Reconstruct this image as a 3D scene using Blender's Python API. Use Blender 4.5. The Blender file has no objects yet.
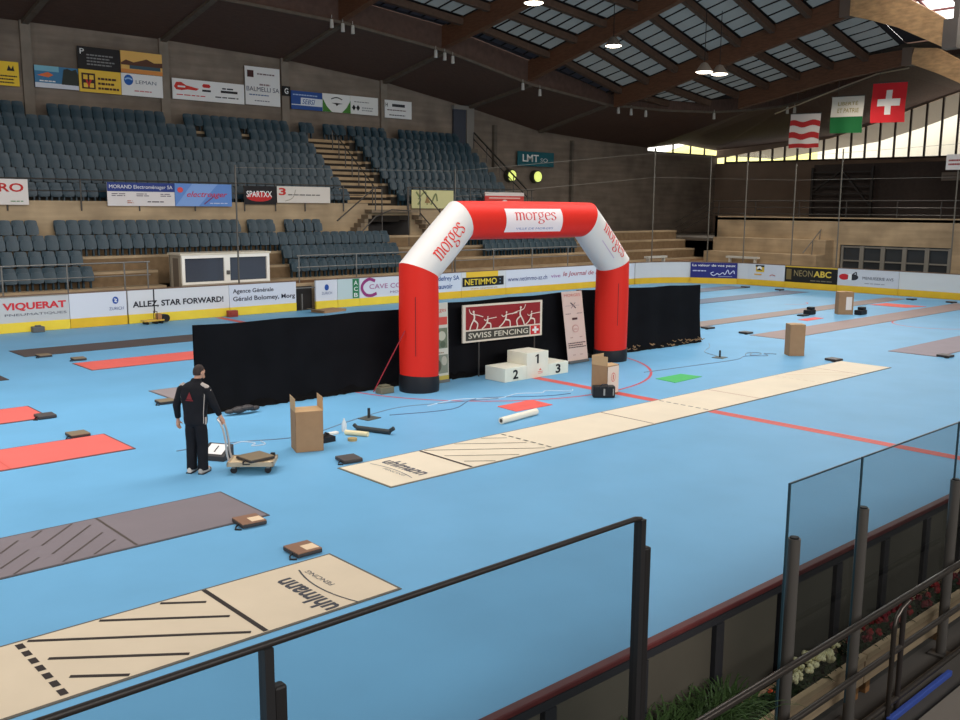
import bpy, bmesh, math, random
from mathutils import Vector, Matrix
random.seed(7)
C = bpy.context.scene.collection
PI = math.pi
V = Vector
R = math.radians

# ------------------------------------------------------------------ materials
def lin(c):
    out = []
    for v in c:
        v = v / 255.0
        out.append(v / 12.92 if v <= 0.04045 else ((v + 0.055) / 1.055) ** 2.4)
    return tuple(out) + (1.0,)

MATS = {}
def mat(name, rgb, rough=0.6, metal=0.0, noise=0.0, scale=4.0, emit=0.0, spec=0.3, detail=4.0, stretch=None):
    if name in MATS:
        return MATS[name]
    m = bpy.data.materials.new(name); m.use_nodes = True
    nt = m.node_tree; b = nt.nodes['Principled BSDF']
    col = lin(rgb)
    b.inputs['Base Color'].default_value = col
    b.inputs['Roughness'].default_value = rough
    b.inputs['Metallic'].default_value = metal
    b.inputs['Specular IOR Level'].default_value = spec
    if emit:
        b.inputs['Emission Color'].default_value = col
        b.inputs['Emission Strength'].default_value = emit
        try: m.cycles.emission_sampling = 'NONE'
        except Exception: pass
    if noise:
        tc = nt.nodes.new('ShaderNodeTexCoord'); n = nt.nodes.new('ShaderNodeTexNoise')
        n.inputs['Scale'].default_value = scale; n.inputs['Detail'].default_value = detail
        if stretch:
            mp = nt.nodes.new('ShaderNodeMapping'); mp.inputs['Scale'].default_value = stretch
            nt.links.new(tc.outputs['Object'], mp.inputs['Vector']); nt.links.new(mp.outputs['Vector'], n.inputs['Vector'])
        else:
            nt.links.new(tc.outputs['Object'], n.inputs['Vector'])
        r = nt.nodes.new('ShaderNodeValToRGB')
        a = tuple(max(0, x * (1 - noise)) for x in col[:3]) + (1,)
        z = tuple(min(1, x * (1 + noise)) for x in col[:3]) + (1,)
        r.color_ramp.elements[0].position = 0.3; r.color_ramp.elements[0].color = a
        r.color_ramp.elements[1].position = 0.7; r.color_ramp.elements[1].color = z
        nt.links.new(n.outputs['Fac'], r.inputs['Fac']); nt.links.new(r.outputs['Color'], b.inputs['Base Color'])
    MATS[name] = m
    return m

def concrete_mat(name, rgb, bh=0.5):
    """board-marked concrete: noise plus horizontal shutter bands"""
    m = mat(name, rgb, 0.85, noise=0.22, scale=0.8, detail=6)
    nt = m.node_tree; b = nt.nodes['Principled BSDF']
    tc = nt.nodes.new('ShaderNodeTexCoord'); mp = nt.nodes.new('ShaderNodeMapping')
    mp.inputs['Scale'].default_value = (0.25, 0.25, 3.0)
    n = nt.nodes.new('ShaderNodeTexNoise'); n.inputs['Scale'].default_value = 1.3; n.inputs['Detail'].default_value = 3
    nt.links.new(tc.outputs['Object'], mp.inputs['Vector']); nt.links.new(mp.outputs['Vector'], n.inputs['Vector'])
    r = nt.nodes.new('ShaderNodeValToRGB')
    r.color_ramp.elements[0].position = 0.35; r.color_ramp.elements[0].color = (0.80, 0.80, 0.80, 1)
    r.color_ramp.elements[1].position = 0.65; r.color_ramp.elements[1].color = (1.1, 1.1, 1.1, 1)
    nt.links.new(n.outputs['Fac'], r.inputs['Fac'])
    mx = nt.nodes.new('ShaderNodeMixRGB'); mx.blend_type = 'MULTIPLY'; mx.inputs['Fac'].default_value = 0.7
    old = b.inputs['Base Color'].links[0].from_socket
    nt.links.new(old, mx.inputs['Color1']); nt.links.new(r.outputs['Color'], mx.inputs['Color2'])
    nt.links.new(mx.outputs['Color'], b.inputs['Base Color'])
    return m

def glass_mat(name, tint, gloss=0.06, rough=0.02):
    m = bpy.data.materials.new(name); m.use_nodes = True
    nt = m.node_tree; nt.nodes.clear()
    o = nt.nodes.new('ShaderNodeOutputMaterial'); mx = nt.nodes.new('ShaderNodeMixShader')
    t = nt.nodes.new('ShaderNodeBsdfTransparent'); g = nt.nodes.new('ShaderNodeBsdfGlossy')
    t.inputs['Color'].default_value = lin(tint); g.inputs['Roughness'].default_value = rough
    lw = nt.nodes.new('ShaderNodeLayerWeight'); lw.inputs['Blend'].default_value = 0.25
    mp = nt.nodes.new('ShaderNodeMath'); mp.operation = 'MULTIPLY_ADD'
    mp.inputs[1].default_value = 0.35; mp.inputs[2].default_value = gloss
    nt.links.new(lw.outputs['Fresnel'], mp.inputs[0]); nt.links.new(mp.outputs[0], mx.inputs['Fac'])
    nt.links.new(t.outputs[0], mx.inputs[1]); nt.links.new(g.outputs[0], mx.inputs[2]); nt.links.new(mx.outputs[0], o.inputs['Surface'])
    MATS[name] = m
    return m

# ------------------------------------------------------------------ mesh builder
class MB:
    def __init__(s): s.v = []; s.f = []
    def add(s, vs, fs):
        b = len(s.v); s.v += [tuple(p) for p in vs]; s.f += [tuple(b + i for i in q) for q in fs]; return s
    def box(s, x0, x1, y0, y1, z0, z1):
        return s.add([(x0,y0,z0),(x1,y0,z0),(x1,y1,z0),(x0,y1,z0),(x0,y0,z1),(x1,y0,z1),(x1,y1,z1),(x0,y1,z1)],
                     [(0,3,2,1),(4,5,6,7),(0,1,5,4),(1,2,6,5),(2,3,7,6),(3,0,4,7)])
    def bar(s, p0, p1, w, h, up=(0,0,1)):
        p0, p1 = V(p0), V(p1); d = (p1 - p0).normalized(); up = V(up)
        a = d.cross(up)
        if a.length < 1e-4: a = d.cross(V((1,0,0)))
        a.normalize(); u = a.cross(d).normalized(); a *= w / 2; u *= h / 2
        vs = [p0-a-u, p0+a-u, p0+a+u, p0-a+u, p1-a-u, p1+a-u, p1+a+u, p1-a+u]
        return s.add(vs, [(0,3,2,1),(4,5,6,7),(0,1,5,4),(1,2,6,5),(2,3,7,6),(3,0,4,7)])
    def tube(s, path, r, n=8, caps=True):
        path = [V(p) for p in path]; rs = r if isinstance(r, (list, tuple)) else [r] * len(path)
        vs = []; fs = []; ref = None
        for i, p in enumerate(path):
            if i == 0: d = path[1] - p
            elif i == len(path) - 1: d = p - path[i-1]
            else: d = (path[i+1] - p).normalized() + (p - path[i-1]).normalized()
            d.normalize()
            if ref is None: ref = V((0,0,1)) if abs(d.z) < 0.9 else V((1,0,0))
            a = d.cross(ref).normalized(); b = a.cross(d).normalized(); ref = b
            for k in range(n):
                t = 2 * PI * k / n
                vs.append(p + (a * math.cos(t) + b * math.sin(t)) * rs[i])
        for i in range(len(path) - 1):
            for k in range(n):
                k2 = (k + 1) % n
                fs.append((i*n+k, i*n+k2, (i+1)*n+k2, (i+1)*n+k))
        if caps:
            fs.append(tuple(range(n-1, -1, -1))); fs.append(tuple((len(path)-1)*n + k for k in range(n)))
        return s.add(vs, fs)
    def lathe(s, prof, c=(0,0,0), n=16):
        vs = []; fs = []; c = V(c)
        for r, z in prof:
            for k in range(n):
                t = 2*PI*k/n; vs.append(c + V((r*math.cos(t), r*math.sin(t), z)))
        for i in range(len(prof)-1):
            for k in range(n):
                k2 = (k+1) % n; fs.append((i*n+k, i*n+k2, (i+1)*n+k2, (i+1)*n+k))
        fs.append(tuple(range(n-1,-1,-1))); fs.append(tuple((len(prof)-1)*n+k for k in range(n)))
        return s.add(vs, fs)
    def prism(s, poly, o, r, u, n, d):
        """polygon (a,b) in plane o + a*r + b*u, extruded by d along n"""
        o, r, u, n = V(o), V(r), V(u), V(n); k = len(poly)
        vs = [o + r*a + u*b for a, b in poly] + [o + r*a + u*b + n*d for a, b in poly]
        fs = [tuple(range(k)), tuple(range(2*k-1, k-1, -1))] + [(i, (i+1) % k, k + (i+1) % k, k + i) for i in range(k)]
        return s.add(vs, fs)
    def quad(s, a, b, c, d): return s.add([a,b,c,d], [(0,1,2,3)])
    def sphere(s, c, r, nu=10, nv=6, sq=(1,1,1)):
        c = V(c); vs = [c + V((0,0,-r*sq[2]))]; fs = []
        for j in range(1, nv):
            ph = -PI/2 + PI*j/nv
            for i in range(nu):
                t = 2*PI*i/nu
                vs.append(c + V((math.cos(ph)*math.cos(t)*r*sq[0], math.cos(ph)*math.sin(t)*r*sq[1], math.sin(ph)*r*sq[2])))
        vs.append(c + V((0,0,r*sq[2]))); top = len(vs)-1
        for i in range(nu):
            i2 = (i+1) % nu
            fs.append((0, 1+i2, 1+i)); fs.append((top, 1+(nv-2)*nu+i, 1+(nv-2)*nu+i2))
            for j in range(nv-2):
                fs.append((1+j*nu+i, 1+j*nu+i2, 1+(j+1)*nu+i2, 1+(j+1)*nu+i))
        return s.add(vs, fs)
    def mesh(s, name, off=(0,0,0), bevel=0.0, smooth=False):
        off = V(off); me = bpy.data.meshes.new(name)
        me.from_pydata([tuple(V(p) - off) for p in s.v], [], s.f)
        bm = bmesh.new(); bm.from_mesh(me)
        bmesh.ops.recalc_face_normals(bm, faces=bm.faces[:])
        if bevel:
            ed = [e for e in bm.edges if len(e.link_faces) == 2 and e.calc_face_angle(0) > 0.7]
            bmesh.ops.bevel(bm, geom=ed, offset=bevel, segments=2, affect='EDGES', profile=0.5)
        bm.to_mesh(me); bm.free()
        if smooth:
            for p in me.polygons: p.use_smooth = True
            try: me.set_sharp_from_angle(angle=R(40))
            except Exception: pass
        return me
    def build(s, name, m, parent=None, off=None, bevel=0.0, smooth=False):
        """off: world position of the origin; for a child: subtracted so world-built vertices land right"""
        if parent is not None:
            o = (0,0,0)
            if off == 'w': o = WL(parent)
            ob = bpy.data.objects.new(name, s.mesh(name, o, bevel, smooth)); C.objects.link(ob); ob.parent = parent
        else:
            o = off or (0,0,0)
            ob = bpy.data.objects.new(name, s.mesh(name, o, bevel, smooth)); C.objects.link(ob); ob.location = o
        ob.data.materials.append(m)
        return ob

def WL(o):
    p = V((0,0,0))
    while o is not None:
        p = p + o.location; o = o.parent
    return p
def tag(o, label, cat, group=None, kind=None):
    o['label'] = label; o['category'] = cat
    if group: o['group'] = group
    if kind: o['kind'] = kind
    return o
def thing(name, label, cat, loc=(0,0,0), rotz=0.0, group=None):
    o = bpy.data.objects.new(name, None); C.objects.link(o); o.empty_display_size = 0.2
    o.location = loc; o.rotation_euler = (0,0,rotz)
    return tag(o, label, cat, group)
def struct(name, mb, m, **k):
    o = mb.build(name, m, **k); o['kind'] = 'structure'; return o
def copy_tree(o, parent=None):
    c = o.copy(); C.objects.link(c)
    if parent is not None: c.parent = parent
    for ch in list(o.children): copy_tree(ch, c)
    return c
ORD = lambda n: '%d%s' % (n, 'th' if 10 <= n % 100 <= 20 else {1:'st',2:'nd',3:'rd'}.get(n % 10, 'th'))

# ------------------------------------------------------------------ lettering
_TC = {}
def text2d(body, bold=0.0, shear=0.0):
    k = (body, bold, shear)
    if k in _TC: return _TC[k]
    cu = bpy.data.curves.new('t', 'FONT'); cu.body = body; cu.size = 1.0; cu.offset = bold; cu.shear = shear; cu.resolution_u = 3
    cu.fill_mode = 'FRONT'
    ob = bpy.data.objects.new('t', cu); C.objects.link(ob)
    dg = bpy.context.evaluated_depsgraph_get()
    me = bpy.data.meshes.new_from_object(ob.evaluated_get(dg))
    vs = [(v.co.x, v.co.y) for v in me.vertices]; fs = [tuple(p.vertices) for p in me.polygons]
    bpy.data.objects.remove(ob); bpy.data.curves.remove(cu); bpy.data.meshes.remove(me)
    _TC[k] = (vs, fs); return vs, fs
def fit(vs, x, y, w, h):
    x0 = min(v[0] for v in vs); x1 = max(v[0] for v in vs); y0 = min(v[1] for v in vs); y1 = max(v[1] for v in vs)
    return [(x + (a-x0)/(x1-x0)*w, y + (b-y0)/(y1-y0)*h) for a, b in vs]

def catmull(pts, n=6):
    out = []
    for i in range(len(pts)-1):
        p0 = pts[max(i-1,0)]; p1 = pts[i]; p2 = pts[i+1]; p3 = pts[min(i+2,len(pts)-1)]
        for k in range(n):
            t = k/n
            out.append(tuple(0.5*((2*p1[j]) + (-p0[j]+p2[j])*t + (2*p0[j]-5*p1[j]+4*p2[j]-p3[j])*t*t + (-p0[j]+3*p1[j]-3*p2[j]+p3[j])*t**3) for j in (0,1)))
    out.append(pts[-1]); return out
def ell(cx, cy, rx, ry, n=20): return [(cx+rx*math.cos(2*PI*i/n), cy+ry*math.sin(2*PI*i/n)) for i in range(n+1)]
GLY = {
 'm': (1.42, [catmull([(0,.86),(.12,.97),(.2,.85),(.2,.4),(.2,0)]), catmull([(.2,.72),(.38,.95),(.56,.95),(.68,.75),(.68,.4),(.68,0)]),
              catmull([(.68,.72),(.86,.95),(1.04,.95),(1.16,.75),(1.16,.3),(1.2,.05),(1.34,.05)]), [(.06,0),(.34,0)], [(.54,0),(.82,0)]]),
 'o': (.98, [ell(.46,.48,.38,.47)]),
 'r': (.74, [catmull([(0,.86),(.12,.97),(.2,.85),(.2,.4),(.2,0)]), catmull([(.2,.68),(.36,.92),(.5,.98),(.62,.86)]), [(.06,0),(.36,0)]]),
 'g': (.96, [ell(.4,.64,.29,.33), catmull([(.28,.32),(.16,.2),(.24,.06),(.5,.02),(.76,-.1),(.78,-.32),(.5,-.46),(.2,-.42),(.08,-.26),(.24,-.06)]), catmull([(.6,.86),(.72,1.0),(.86,.98)])]),
 'e': (.9, [catmull([(.1,.5),(.4,.56),(.74,.6),(.68,.86),(.44,.97),(.16,.8),(.08,.48),(.18,.14),(.44,-.01),(.76,.16)])]),
 's': (.74, [catmull([(.6,.76),(.5,.94),(.3,.98),(.12,.84),(.16,.64),(.4,.5),(.6,.34),(.6,.12),(.36,-.02),(.14,.04),(.06,.22)])]),
}
def serif_word(word, nib=(.095,.024)):
    vs = []; fs = []; x = 0
    for ch in word:
        adv, strokes = GLY[ch]
        for st in strokes:
            b = len(vs)
            for (a, c) in st:
                vs += [(x+a-nib[0], c-nib[1]), (x+a+nib[0], c+nib[1])]
            for i in range(len(st)-1):
                fs.append((b+2*i, b+2*i+1, b+2*i+3, b+2*i+2))
            # thin the other way round so that level strokes stay visible
            b = len(vs)
            for (a, c) in st:
                vs += [(x+a-.012, c+.03), (x+a+.012, c-.03)]
            for i in range(len(st)-1):
                fs.append((b+2*i, b+2*i+1, b+2*i+3, b+2*i+2))
        x += adv
    return vs, fs

def rgbkey(c): return 'paint_%02x%02x%02x' % tuple(c)
def paint(c, rough=0.5): return mat(rgbkey(c), c, rough)

def sign(name, label, cat, o, r, u, w, h, bg, els, depth=0.04, group=None, parent=None, gap=0.008, panel_mat=None):
    """flat board: o lower left corner, r/u unit vectors, normal towards the viewer; els in 0..1 of the board"""
    o, r, u = V(o), V(r).normalized(), V(u).normalized(); n = r.cross(u).normalized()
    mb = MB().prism([(0,0),(w,0),(w,h),(0,h)], o - n*depth, r, u, n, depth)
    if parent is None:
        root = mb.build(name, panel_mat or paint(bg), off=tuple(o)); tag(root, label, cat, group)
    else:
        root = mb.build(name, panel_mat or paint(bg), parent, off='w')
    decorate(root, o, r, u, n, w, h, els, gap)
    return root
def decorate(root, o, r, u, n, w, h, els, gap=0.008, mapf=None):
    groups = {}; order = []
    lv = 0
    for e in els:
        kind = e[0]
        if kind == 'text':
            _, body, x, y, ww, hh, col = e[:7]
            bold = e[7] if len(e) > 7 else 0.0; sh = e[8] if len(e) > 8 else 0.0
            vs, fs = text2d(body, bold, sh); vs = fit(vs, x*w, y*h, ww*w, hh*h); pn = 'lettering'
        elif kind == 'serif':
            _, body, x, y, ww, hh, col = e[:7]
            vs, fs = serif_word(body); vs = fit(vs, x*w, y*h, ww*w, hh*h); pn = 'lettering'
        elif kind == 'rect':
            _, x, y, ww, hh, col = e[:6]
            nx = e[6] if len(e) > 6 else 1
            vs = [((x+ww*i/nx)*w, (y+hh*j/nx)*h) for j in range(nx+1) for i in range(nx+1)]
            fs = [(j*(nx+1)+i, j*(nx+1)+i+1, (j+1)*(nx+1)+i+1, (j+1)*(nx+1)+i) for j in range(nx) for i in range(nx)]
            pn = 'coloured_field'
        elif kind == 'print':     # rows of small print too fine to read: one thin bar per row of words
            _, x, y, ww, hh, rows, col = e[:7]
            vs = []; fs = []; rnd = random.Random(int(x*97+y*31+rows))
            for k in range(rows):
                yy = y + hh*(rows-1-k)/max(rows,1); bh = hh/rows*0.45; xx = x; end = x + ww*rnd.uniform(.75,1)
                while xx < end:
                    l = min(rnd.uniform(.04,.11)*1.0, end-xx); b = len(vs)
                    vs += [(xx*w,yy*h),((xx+l)*w,yy*h),((xx+l)*w,(yy+bh)*h),(xx*w,(yy+bh)*h)]; fs.append((b,b+1,b+2,b+3)); xx += l + .015
            pn = 'small_print'
        elif kind == 'ell':
            _, cx, cy, rx, ry, col = e[:6]
            vs = [((cx+rx*math.cos(2*PI*i/24))*w, (cy+ry*math.sin(2*PI*i/24))*h) for i in range(24)]; fs = [tuple(range(24))]; pn = 'emblem'
        elif kind == 'poly':
            _, pts, col = e[:3]
            vs = [(a*w, b*h) for a, b in pts]; fs = [tuple(range(len(pts)))]; pn = 'emblem'
        elif kind == 'stroke':
            _, pts, wd, col = e[:4]
            pts = catmull(pts, 5) if len(pts) > 2 else pts
            vs = []; fs = []
            P = [(a*w, b*h) for a, b in pts]
            for i, p in enumerate(P):
                q = P[min(i+1,len(P)-1)]; q0 = P[max(i-1,0)]; dx, dy = q[0]-q0[0], q[1]-q0[1]; L = math.hypot(dx,dy) or 1
                vs += [(p[0]-dy/L*wd/2, p[1]+dx/L*wd/2), (p[0]+dy/L*wd/2, p[1]-dx/L*wd/2)]
            for i in range(len(P)-1): fs.append((2*i,2*i+1,2*i+3,2*i+2))
            pn = 'emblem'
        key = (pn, tuple(col))
        lv += 1
        if key not in groups: groups[key] = MB(); order.append(key)
        g = gap + lv*0.0015
        if mapf: groups[key].add([mapf(a, b, g) for a, b in vs], fs)
        else: groups[key].add([o + r*a + u*b + n*g for a, b in vs], fs)
    for key in order:
        groups[key].build(key[0], paint(key[1]), root, off='w')

X, Yv, Z = V((1,0,0)), V((0,1,0)), V((0,0,1))
WHITE=(232,232,230); BLACK=(18,18,20); RED=(200,40,40); NAVY=(30,40,110)

# ================================================================== SETTING
CONC = concrete_mat('concrete_wall', (124,112,100))
CONC_D = concrete_mat('concrete_dark', (104,96,86))
CONC_T = concrete_mat('concrete_terrace', (172,150,120))
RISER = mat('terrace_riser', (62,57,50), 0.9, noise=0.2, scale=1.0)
FLOOR_B = mat('rink_floor_blue', (110,168,206), 0.5, noise=0.05, scale=0.7, spec=0.18, detail=8)
FLOOR_C = mat('floor_concrete', (70,66,62), 0.8, noise=0.2, scale=0.8)
WOOD_D = mat('soffit_wood', (88,66,56), 0.8, noise=0.18, scale=3.0, stretch=(1,8,1))
WOOD_B = mat('glulam', (100,66,46), 0.6, noise=0.22, scale=2.5, stretch=(1.0,1.2,7))
RIB = mat('soffit_rib', (98,86,74), 0.8, noise=0.15)
DECK = mat('roof_deck', (46,42,44), 0.9, noise=0.1)
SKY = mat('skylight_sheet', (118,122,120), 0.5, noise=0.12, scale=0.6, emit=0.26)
BARD = mat('skylight_bar', (30,27,26), 0.8)
STEEL = mat('galvanised_steel', (128,126,122), 0.45, 0.6)
STEEL_D = mat('painted_steel_dark', (74,70,66), 0.4, 0.5, spec=0.5)
STEEL_G = mat('post_grey', (96,93,88), 0.45, 0.4)
REDLINE = mat('red_line', (206,84,78), 0.5, noise=0.06, scale=3)

f = MB().box(-31.4,31.4,4.1,34.75,-0.2,0.0); struct('floor', f, FLOOR_B)
f = MB(); f.box(-36,52,-9,4.1,-0.2,-0.002); f.box(-36,52,34.75,45.6,-0.2,-0.002); f.box(31.4,52,4.1,34.75,-0.2,-0.002); f.box(-36,-31.4,4.1,34.75,-0.2,-0.002)
struct('floor_concrete', f, FLOOR_C)

# red centre line and centre circle, goal circle right
l = MB(); l.quad((-.15,4.2,.003),(.15,4.2,.003),(.15,34.6,.003),(-.15,34.6,.003)); struct('floor_marking', l, REDLINE)
def ring(cx, cy, r, w, a0, a1, m, n=64):
    mb = MB()
    for i in range(n):
        t0 = R(a0+(a1-a0)*i/n); t1 = R(a0+(a1-a0)*(i+1)/n); pts = []
        for t, q in ((t0,r-w/2),(t0,r+w/2),(t1,r+w/2),(t1,r-w/2)): pts.append((cx+q*math.cos(t), cy+q*math.sin(t), .0035))
        mb.quad(*pts)
    struct('floor_marking', mb, m)
ring(0.0, 19.2, 4.75, .07, 0, 360, mat('red_circle', (196,72,84), 0.5))
ring(20.2, 15.1, 1.5, .07, 90, 270, mat('red_circle', (196,72,84), 0.5))
ring(23.6, 23.3, .9, .06, 200, 330, mat('red_circle', (196,72,84), 0.5))

# ---- far stand: terraces, walls, pillars
ROWY = [44.6-0.75*i for i in range(7)]; ROWZ = [7.98-0.592*i for i in range(7)]
LOWY = [39.3-0.75*i for i in range(4)]; LOWZ = [2.94-0.575*i for i in range(4)]
def upper_terrace(x0, x1):
    mb = MB(); mr = MB()
    for y, z in zip(ROWY, ROWZ):
        mb.box(x0, x1, y-.375, y+.38, z-.12, z)
        mr.box(x0, x1, y-.36, y+.38, z-.72, z-.12)
    return mb, mr
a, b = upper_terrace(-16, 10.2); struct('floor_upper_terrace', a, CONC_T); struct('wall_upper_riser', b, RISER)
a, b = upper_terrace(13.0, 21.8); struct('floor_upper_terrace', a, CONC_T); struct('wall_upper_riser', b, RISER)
# stairway between the two blocks, two steps to a row
st = MB(); sr = MB()
for i in range(7):
    for k in range(2):
        z = ROWZ[i]-0.296*k; y = ROWY[i]-0.375*k+.19
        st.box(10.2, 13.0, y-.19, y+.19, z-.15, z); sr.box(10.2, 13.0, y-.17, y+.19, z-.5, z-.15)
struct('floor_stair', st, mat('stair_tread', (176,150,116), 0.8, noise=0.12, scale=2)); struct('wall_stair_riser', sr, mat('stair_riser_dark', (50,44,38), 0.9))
# side stairway along the end of the right block
st = MB()
for i in range(14):
    z = ROWZ[0]-0.296*i; y = 44.8-.375*i
    st.box(21.8, 22.9, y-.19, y+.19, z-.6, z)
struct('floor_stair', st, CONC_D)
# landing and double flight in front of the vomitory
mb = MB(); mb.box(10.7,13.7,39.0,39.75,4.1,4.25)
for k in range(6):
    mb.box(10.7-.22*(k+1), 10.7-.22*k, 39.0, 39.75, 4.0-.21*(k+1), 4.21-.21*(k+1))
    mb.box(13.7+.24*k, 13.7+.24*(k+1), 39.0, 39.75, 4.0-.24*(k+1), 4.21-.24*(k+1))
struct('floor_stair', mb, mat('stair_timber', (128,112,92), 0.8, noise=0.15))
# parapet
mb = MB(); mb.box(-16,10.9,39.6,39.74,2.36,4.55); mb.box(13.6,22.9,39.6,39.74,2.36,4.55); mb.box(10.9,13.6,39.6,39.74,3.95,4.45)
struct('wall_parapet', mb, CONC_T)
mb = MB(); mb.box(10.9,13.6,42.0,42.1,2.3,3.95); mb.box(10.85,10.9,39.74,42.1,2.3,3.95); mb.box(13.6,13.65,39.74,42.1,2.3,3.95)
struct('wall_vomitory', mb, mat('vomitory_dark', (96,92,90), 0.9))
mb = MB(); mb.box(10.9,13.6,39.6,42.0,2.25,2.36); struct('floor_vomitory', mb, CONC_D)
# lower terrace
mb = MB(); mr = MB()
for (x0, x1) in ((-16,-1.15),(3.45,36.0)):
    for y, z in zip(LOWY, LOWZ):
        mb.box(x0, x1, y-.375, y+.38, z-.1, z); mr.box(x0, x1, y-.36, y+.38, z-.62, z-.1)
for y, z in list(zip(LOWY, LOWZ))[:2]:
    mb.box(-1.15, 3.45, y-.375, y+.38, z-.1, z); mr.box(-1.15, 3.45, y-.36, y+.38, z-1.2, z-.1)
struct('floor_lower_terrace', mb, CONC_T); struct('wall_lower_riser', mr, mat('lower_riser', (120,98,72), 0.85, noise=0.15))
mb = MB().box(-16,35.9,35.35,37.0,.95,1.12); struct('floor_walkway', mb, mat('walkway', (126,92,62), 0.8, noise=0.15))
mb = MB().box(-16,35.9,35.3,35.36,0,1.12); struct('wall_walkway', mb, CONC_T)
mb = MB().box(23,50,39.7,45.5,2.3,2.5); mb.box(36,50,35.9,39.7,2.3,2.5); struct('floor_end_landing', mb, CONC_D)

# back wall with pillars
ROOFW = [(-36,12.3),(-3.2,12.3),(3.1,12.28),(9.8,12.05),(16.3,11.5),(22.8,10.55),(29.2,9.45),(35.6,9.1),(41,8.9)]
mb = MB()
for (x0,z0),(x1,z1) in zip(ROOFW, ROOFW[1:]):
    mb.prism([(x0,0),(x1,0),(x1,z1+.35),(x0,z0+.35)], (0,45.5,0), X, Z, Yv, .25)
mb.box(41,50.2,45.5,45.75,0,8.68)
struct('wall_back', mb, CONC)
for px, zt in ((-9.7,12.3),(-3.2,12.3),(3.1,12.28),(9.75,12.05),(16.25,11.5)):
    p = MB().box(px-.22,px+.22,45.34,45.55,7.3,zt+.1); struct('trim_pillar', p, mat('pillar', (128,118,106), 0.85, noise=0.12, scale=1.5))
p = MB().box(-36,23,45.42,45.5,11.9,12.02); 
p = MB().box(24.9,25.15,45.25,45.5,2.5,9.6); p.box(32.3,32.5,45.25,45.5,2.5,9.0); struct('trim_pillar', p, CONC_D)

# end wall (x = 50) below windows and its window band
mb = MB(); mb.prism([(-9,0),(45.5,0),(45.5,8.05),(-9,7.7)], (50,0,0), Yv, Z, X, .25)
prof = [(45.5,8.5),(44.7,8.55),(35.6,9.6),(32.2,10.5),(29.9,11.25),(26.7,12.2),(20,13.3),(4,13.3),(-9,13.3)]
def zbot(y): return 7.7 + (8.05-7.7)*(y+9)/54.5
mb.prism([(a,b) for a,b in prof]+[(-9,14.6),(20,14.6),(29.9,12.4),(35.6,11.0),(45.5,10.2)], (50.02,0,0), Yv, Z, X, .25)
struct('wall_right', mb, mat('wall_end_brown', (140,120,104), 0.85, noise=0.15, scale=0.5))
def ztop(y):
    for (a,za),(b,zb) in zip(prof, prof[1:]):
        if b <= y <= a: return za+(zb-za)*(a-y)/(a-b)
    return 13.4
fr = MB(); ys = [44.6-1.06*i for i in range(32)]
for y in ys:
    if ztop(y)-zbot(y) > .15: fr.box(49.92,50.06,y-.06,y+.06,zbot(y),ztop(y))
fr.prism([(44.6,zbot(44.6)),(10,zbot(10)),(10,zbot(10)+.12),(44.6,zbot(44.6)+.12)], (49.9,0,0), Yv, Z, X, .16)
w1 = struct('window_1', fr, mat('window_frame_brown', (62,52,46), 0.6))
gl = MB()
for ya, yb in zip(ys, ys[1:]):
    gl.quad((50,ya,zbot(ya)),(50,yb,zbot(yb)),(50,yb,ztop(yb)),(50,ya,ztop(ya)))
g = gl.build('window_pane', glass_mat('window_glass', (245,245,240), 0.02), w1, off='w')
ev = MB()
for (ya,za),(yb,zb) in zip(prof[1:6], prof[2:7]): ev.add([(50.35,ya,za+.12),(57.5,ya,za+.12),(57.5,yb,zb+.12),(50.35,yb,zb+.12)], [(0,1,2,3)])
struct('trim_eave', ev, mat('eave_grey', (120,112,102), .9))
# strip of windows in the back wall near the corner
fr = MB()
for x, z in ((42.0,8.95),(44.2,9.4),(46.5,9.4),(48.4,9.3)): fr.box(x-.05,x+.05,45.5,45.6,8.68,z)
fr.box(41,50,45.48,45.6,8.62,8.7)
w2 = struct('window_2', fr, MATS['window_frame_brown'])
gl = MB(); gl.quad((41,45.55,8.68),(50,45.55,8.68),(50,45.55,9.3),(44.2,45.55,9.45)); gl.build('window_pane', MATS['window_glass'], w2, off='w')

# gallery at the right end
mb = MB(); mb.box(36,36.2,27.2,35.9,0,3.93); mb.box(36,36.2,-9,20.9,0,3.93); mb.box(36,36.2,20.9,27.2,2.35,3.93); mb.box(36,50,35.7,35.9,2.3,3.93)
struct('wall_gallery', mb, CONC_T)
mb = MB().box(36,50,-9,35.8,3.7,3.86); struct('floor_gallery', mb, CONC_D)
mb = MB()
for k,(xa,z) in enumerate(((33.0,.9),(34.0,1.75),(35.0,2.6))): mb.box(xa,36,27.6,35.3,z-.85,z)
struct('floor_end_terrace', mb, CONC_T)
mb = MB().box(44,44.2,-9,33.5,3.86,7.4); struct('wall_gallery_back', mb, mat('gallery_dark', (58,50,46), 0.9, noise=0.1))

# ---- roof
SOF_O = [(-36,45.6,12.3),(-9.7,45.6,12.3),(-3.2,45.6,12.3),(3.1,45.6,12.28),(9.8,45.6,12.05),(16.3,45.6,11.5),(22.8,45.6,10.55),(29.2,45.6,9.45),(35.6,45.6,9.1),(41,45.6,8.9),(45,45.6,9.4),(50,45.6,9.1),(50.1,35.6,9.75),(50.1,32.2,10.7),(50.1,29.9,11.4),(50.1,26.7,12.3),(50.1,20,13.4),(50.1,4,13.4)]
SOF_I = [(-36,40,13.45),(-9.7,40,13.45),(-3.2,40,13.45),(3.1,40,13.4),(9.8,40,13.2),(16.3,40,12.6),(22.8,40,11.45),(29.2,39.6,10.75),(33.5,38.4,10.62),(36.5,36.7,10.62),(38.6,35.3,10.8),(40,33.8,11.06),(40,33.0,11.2),(40,31.5,11.5),(40,29.8,11.85),(40,27,12.6),(40,20,13.4),(40,4,13.4)]
mb = MB()
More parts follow.
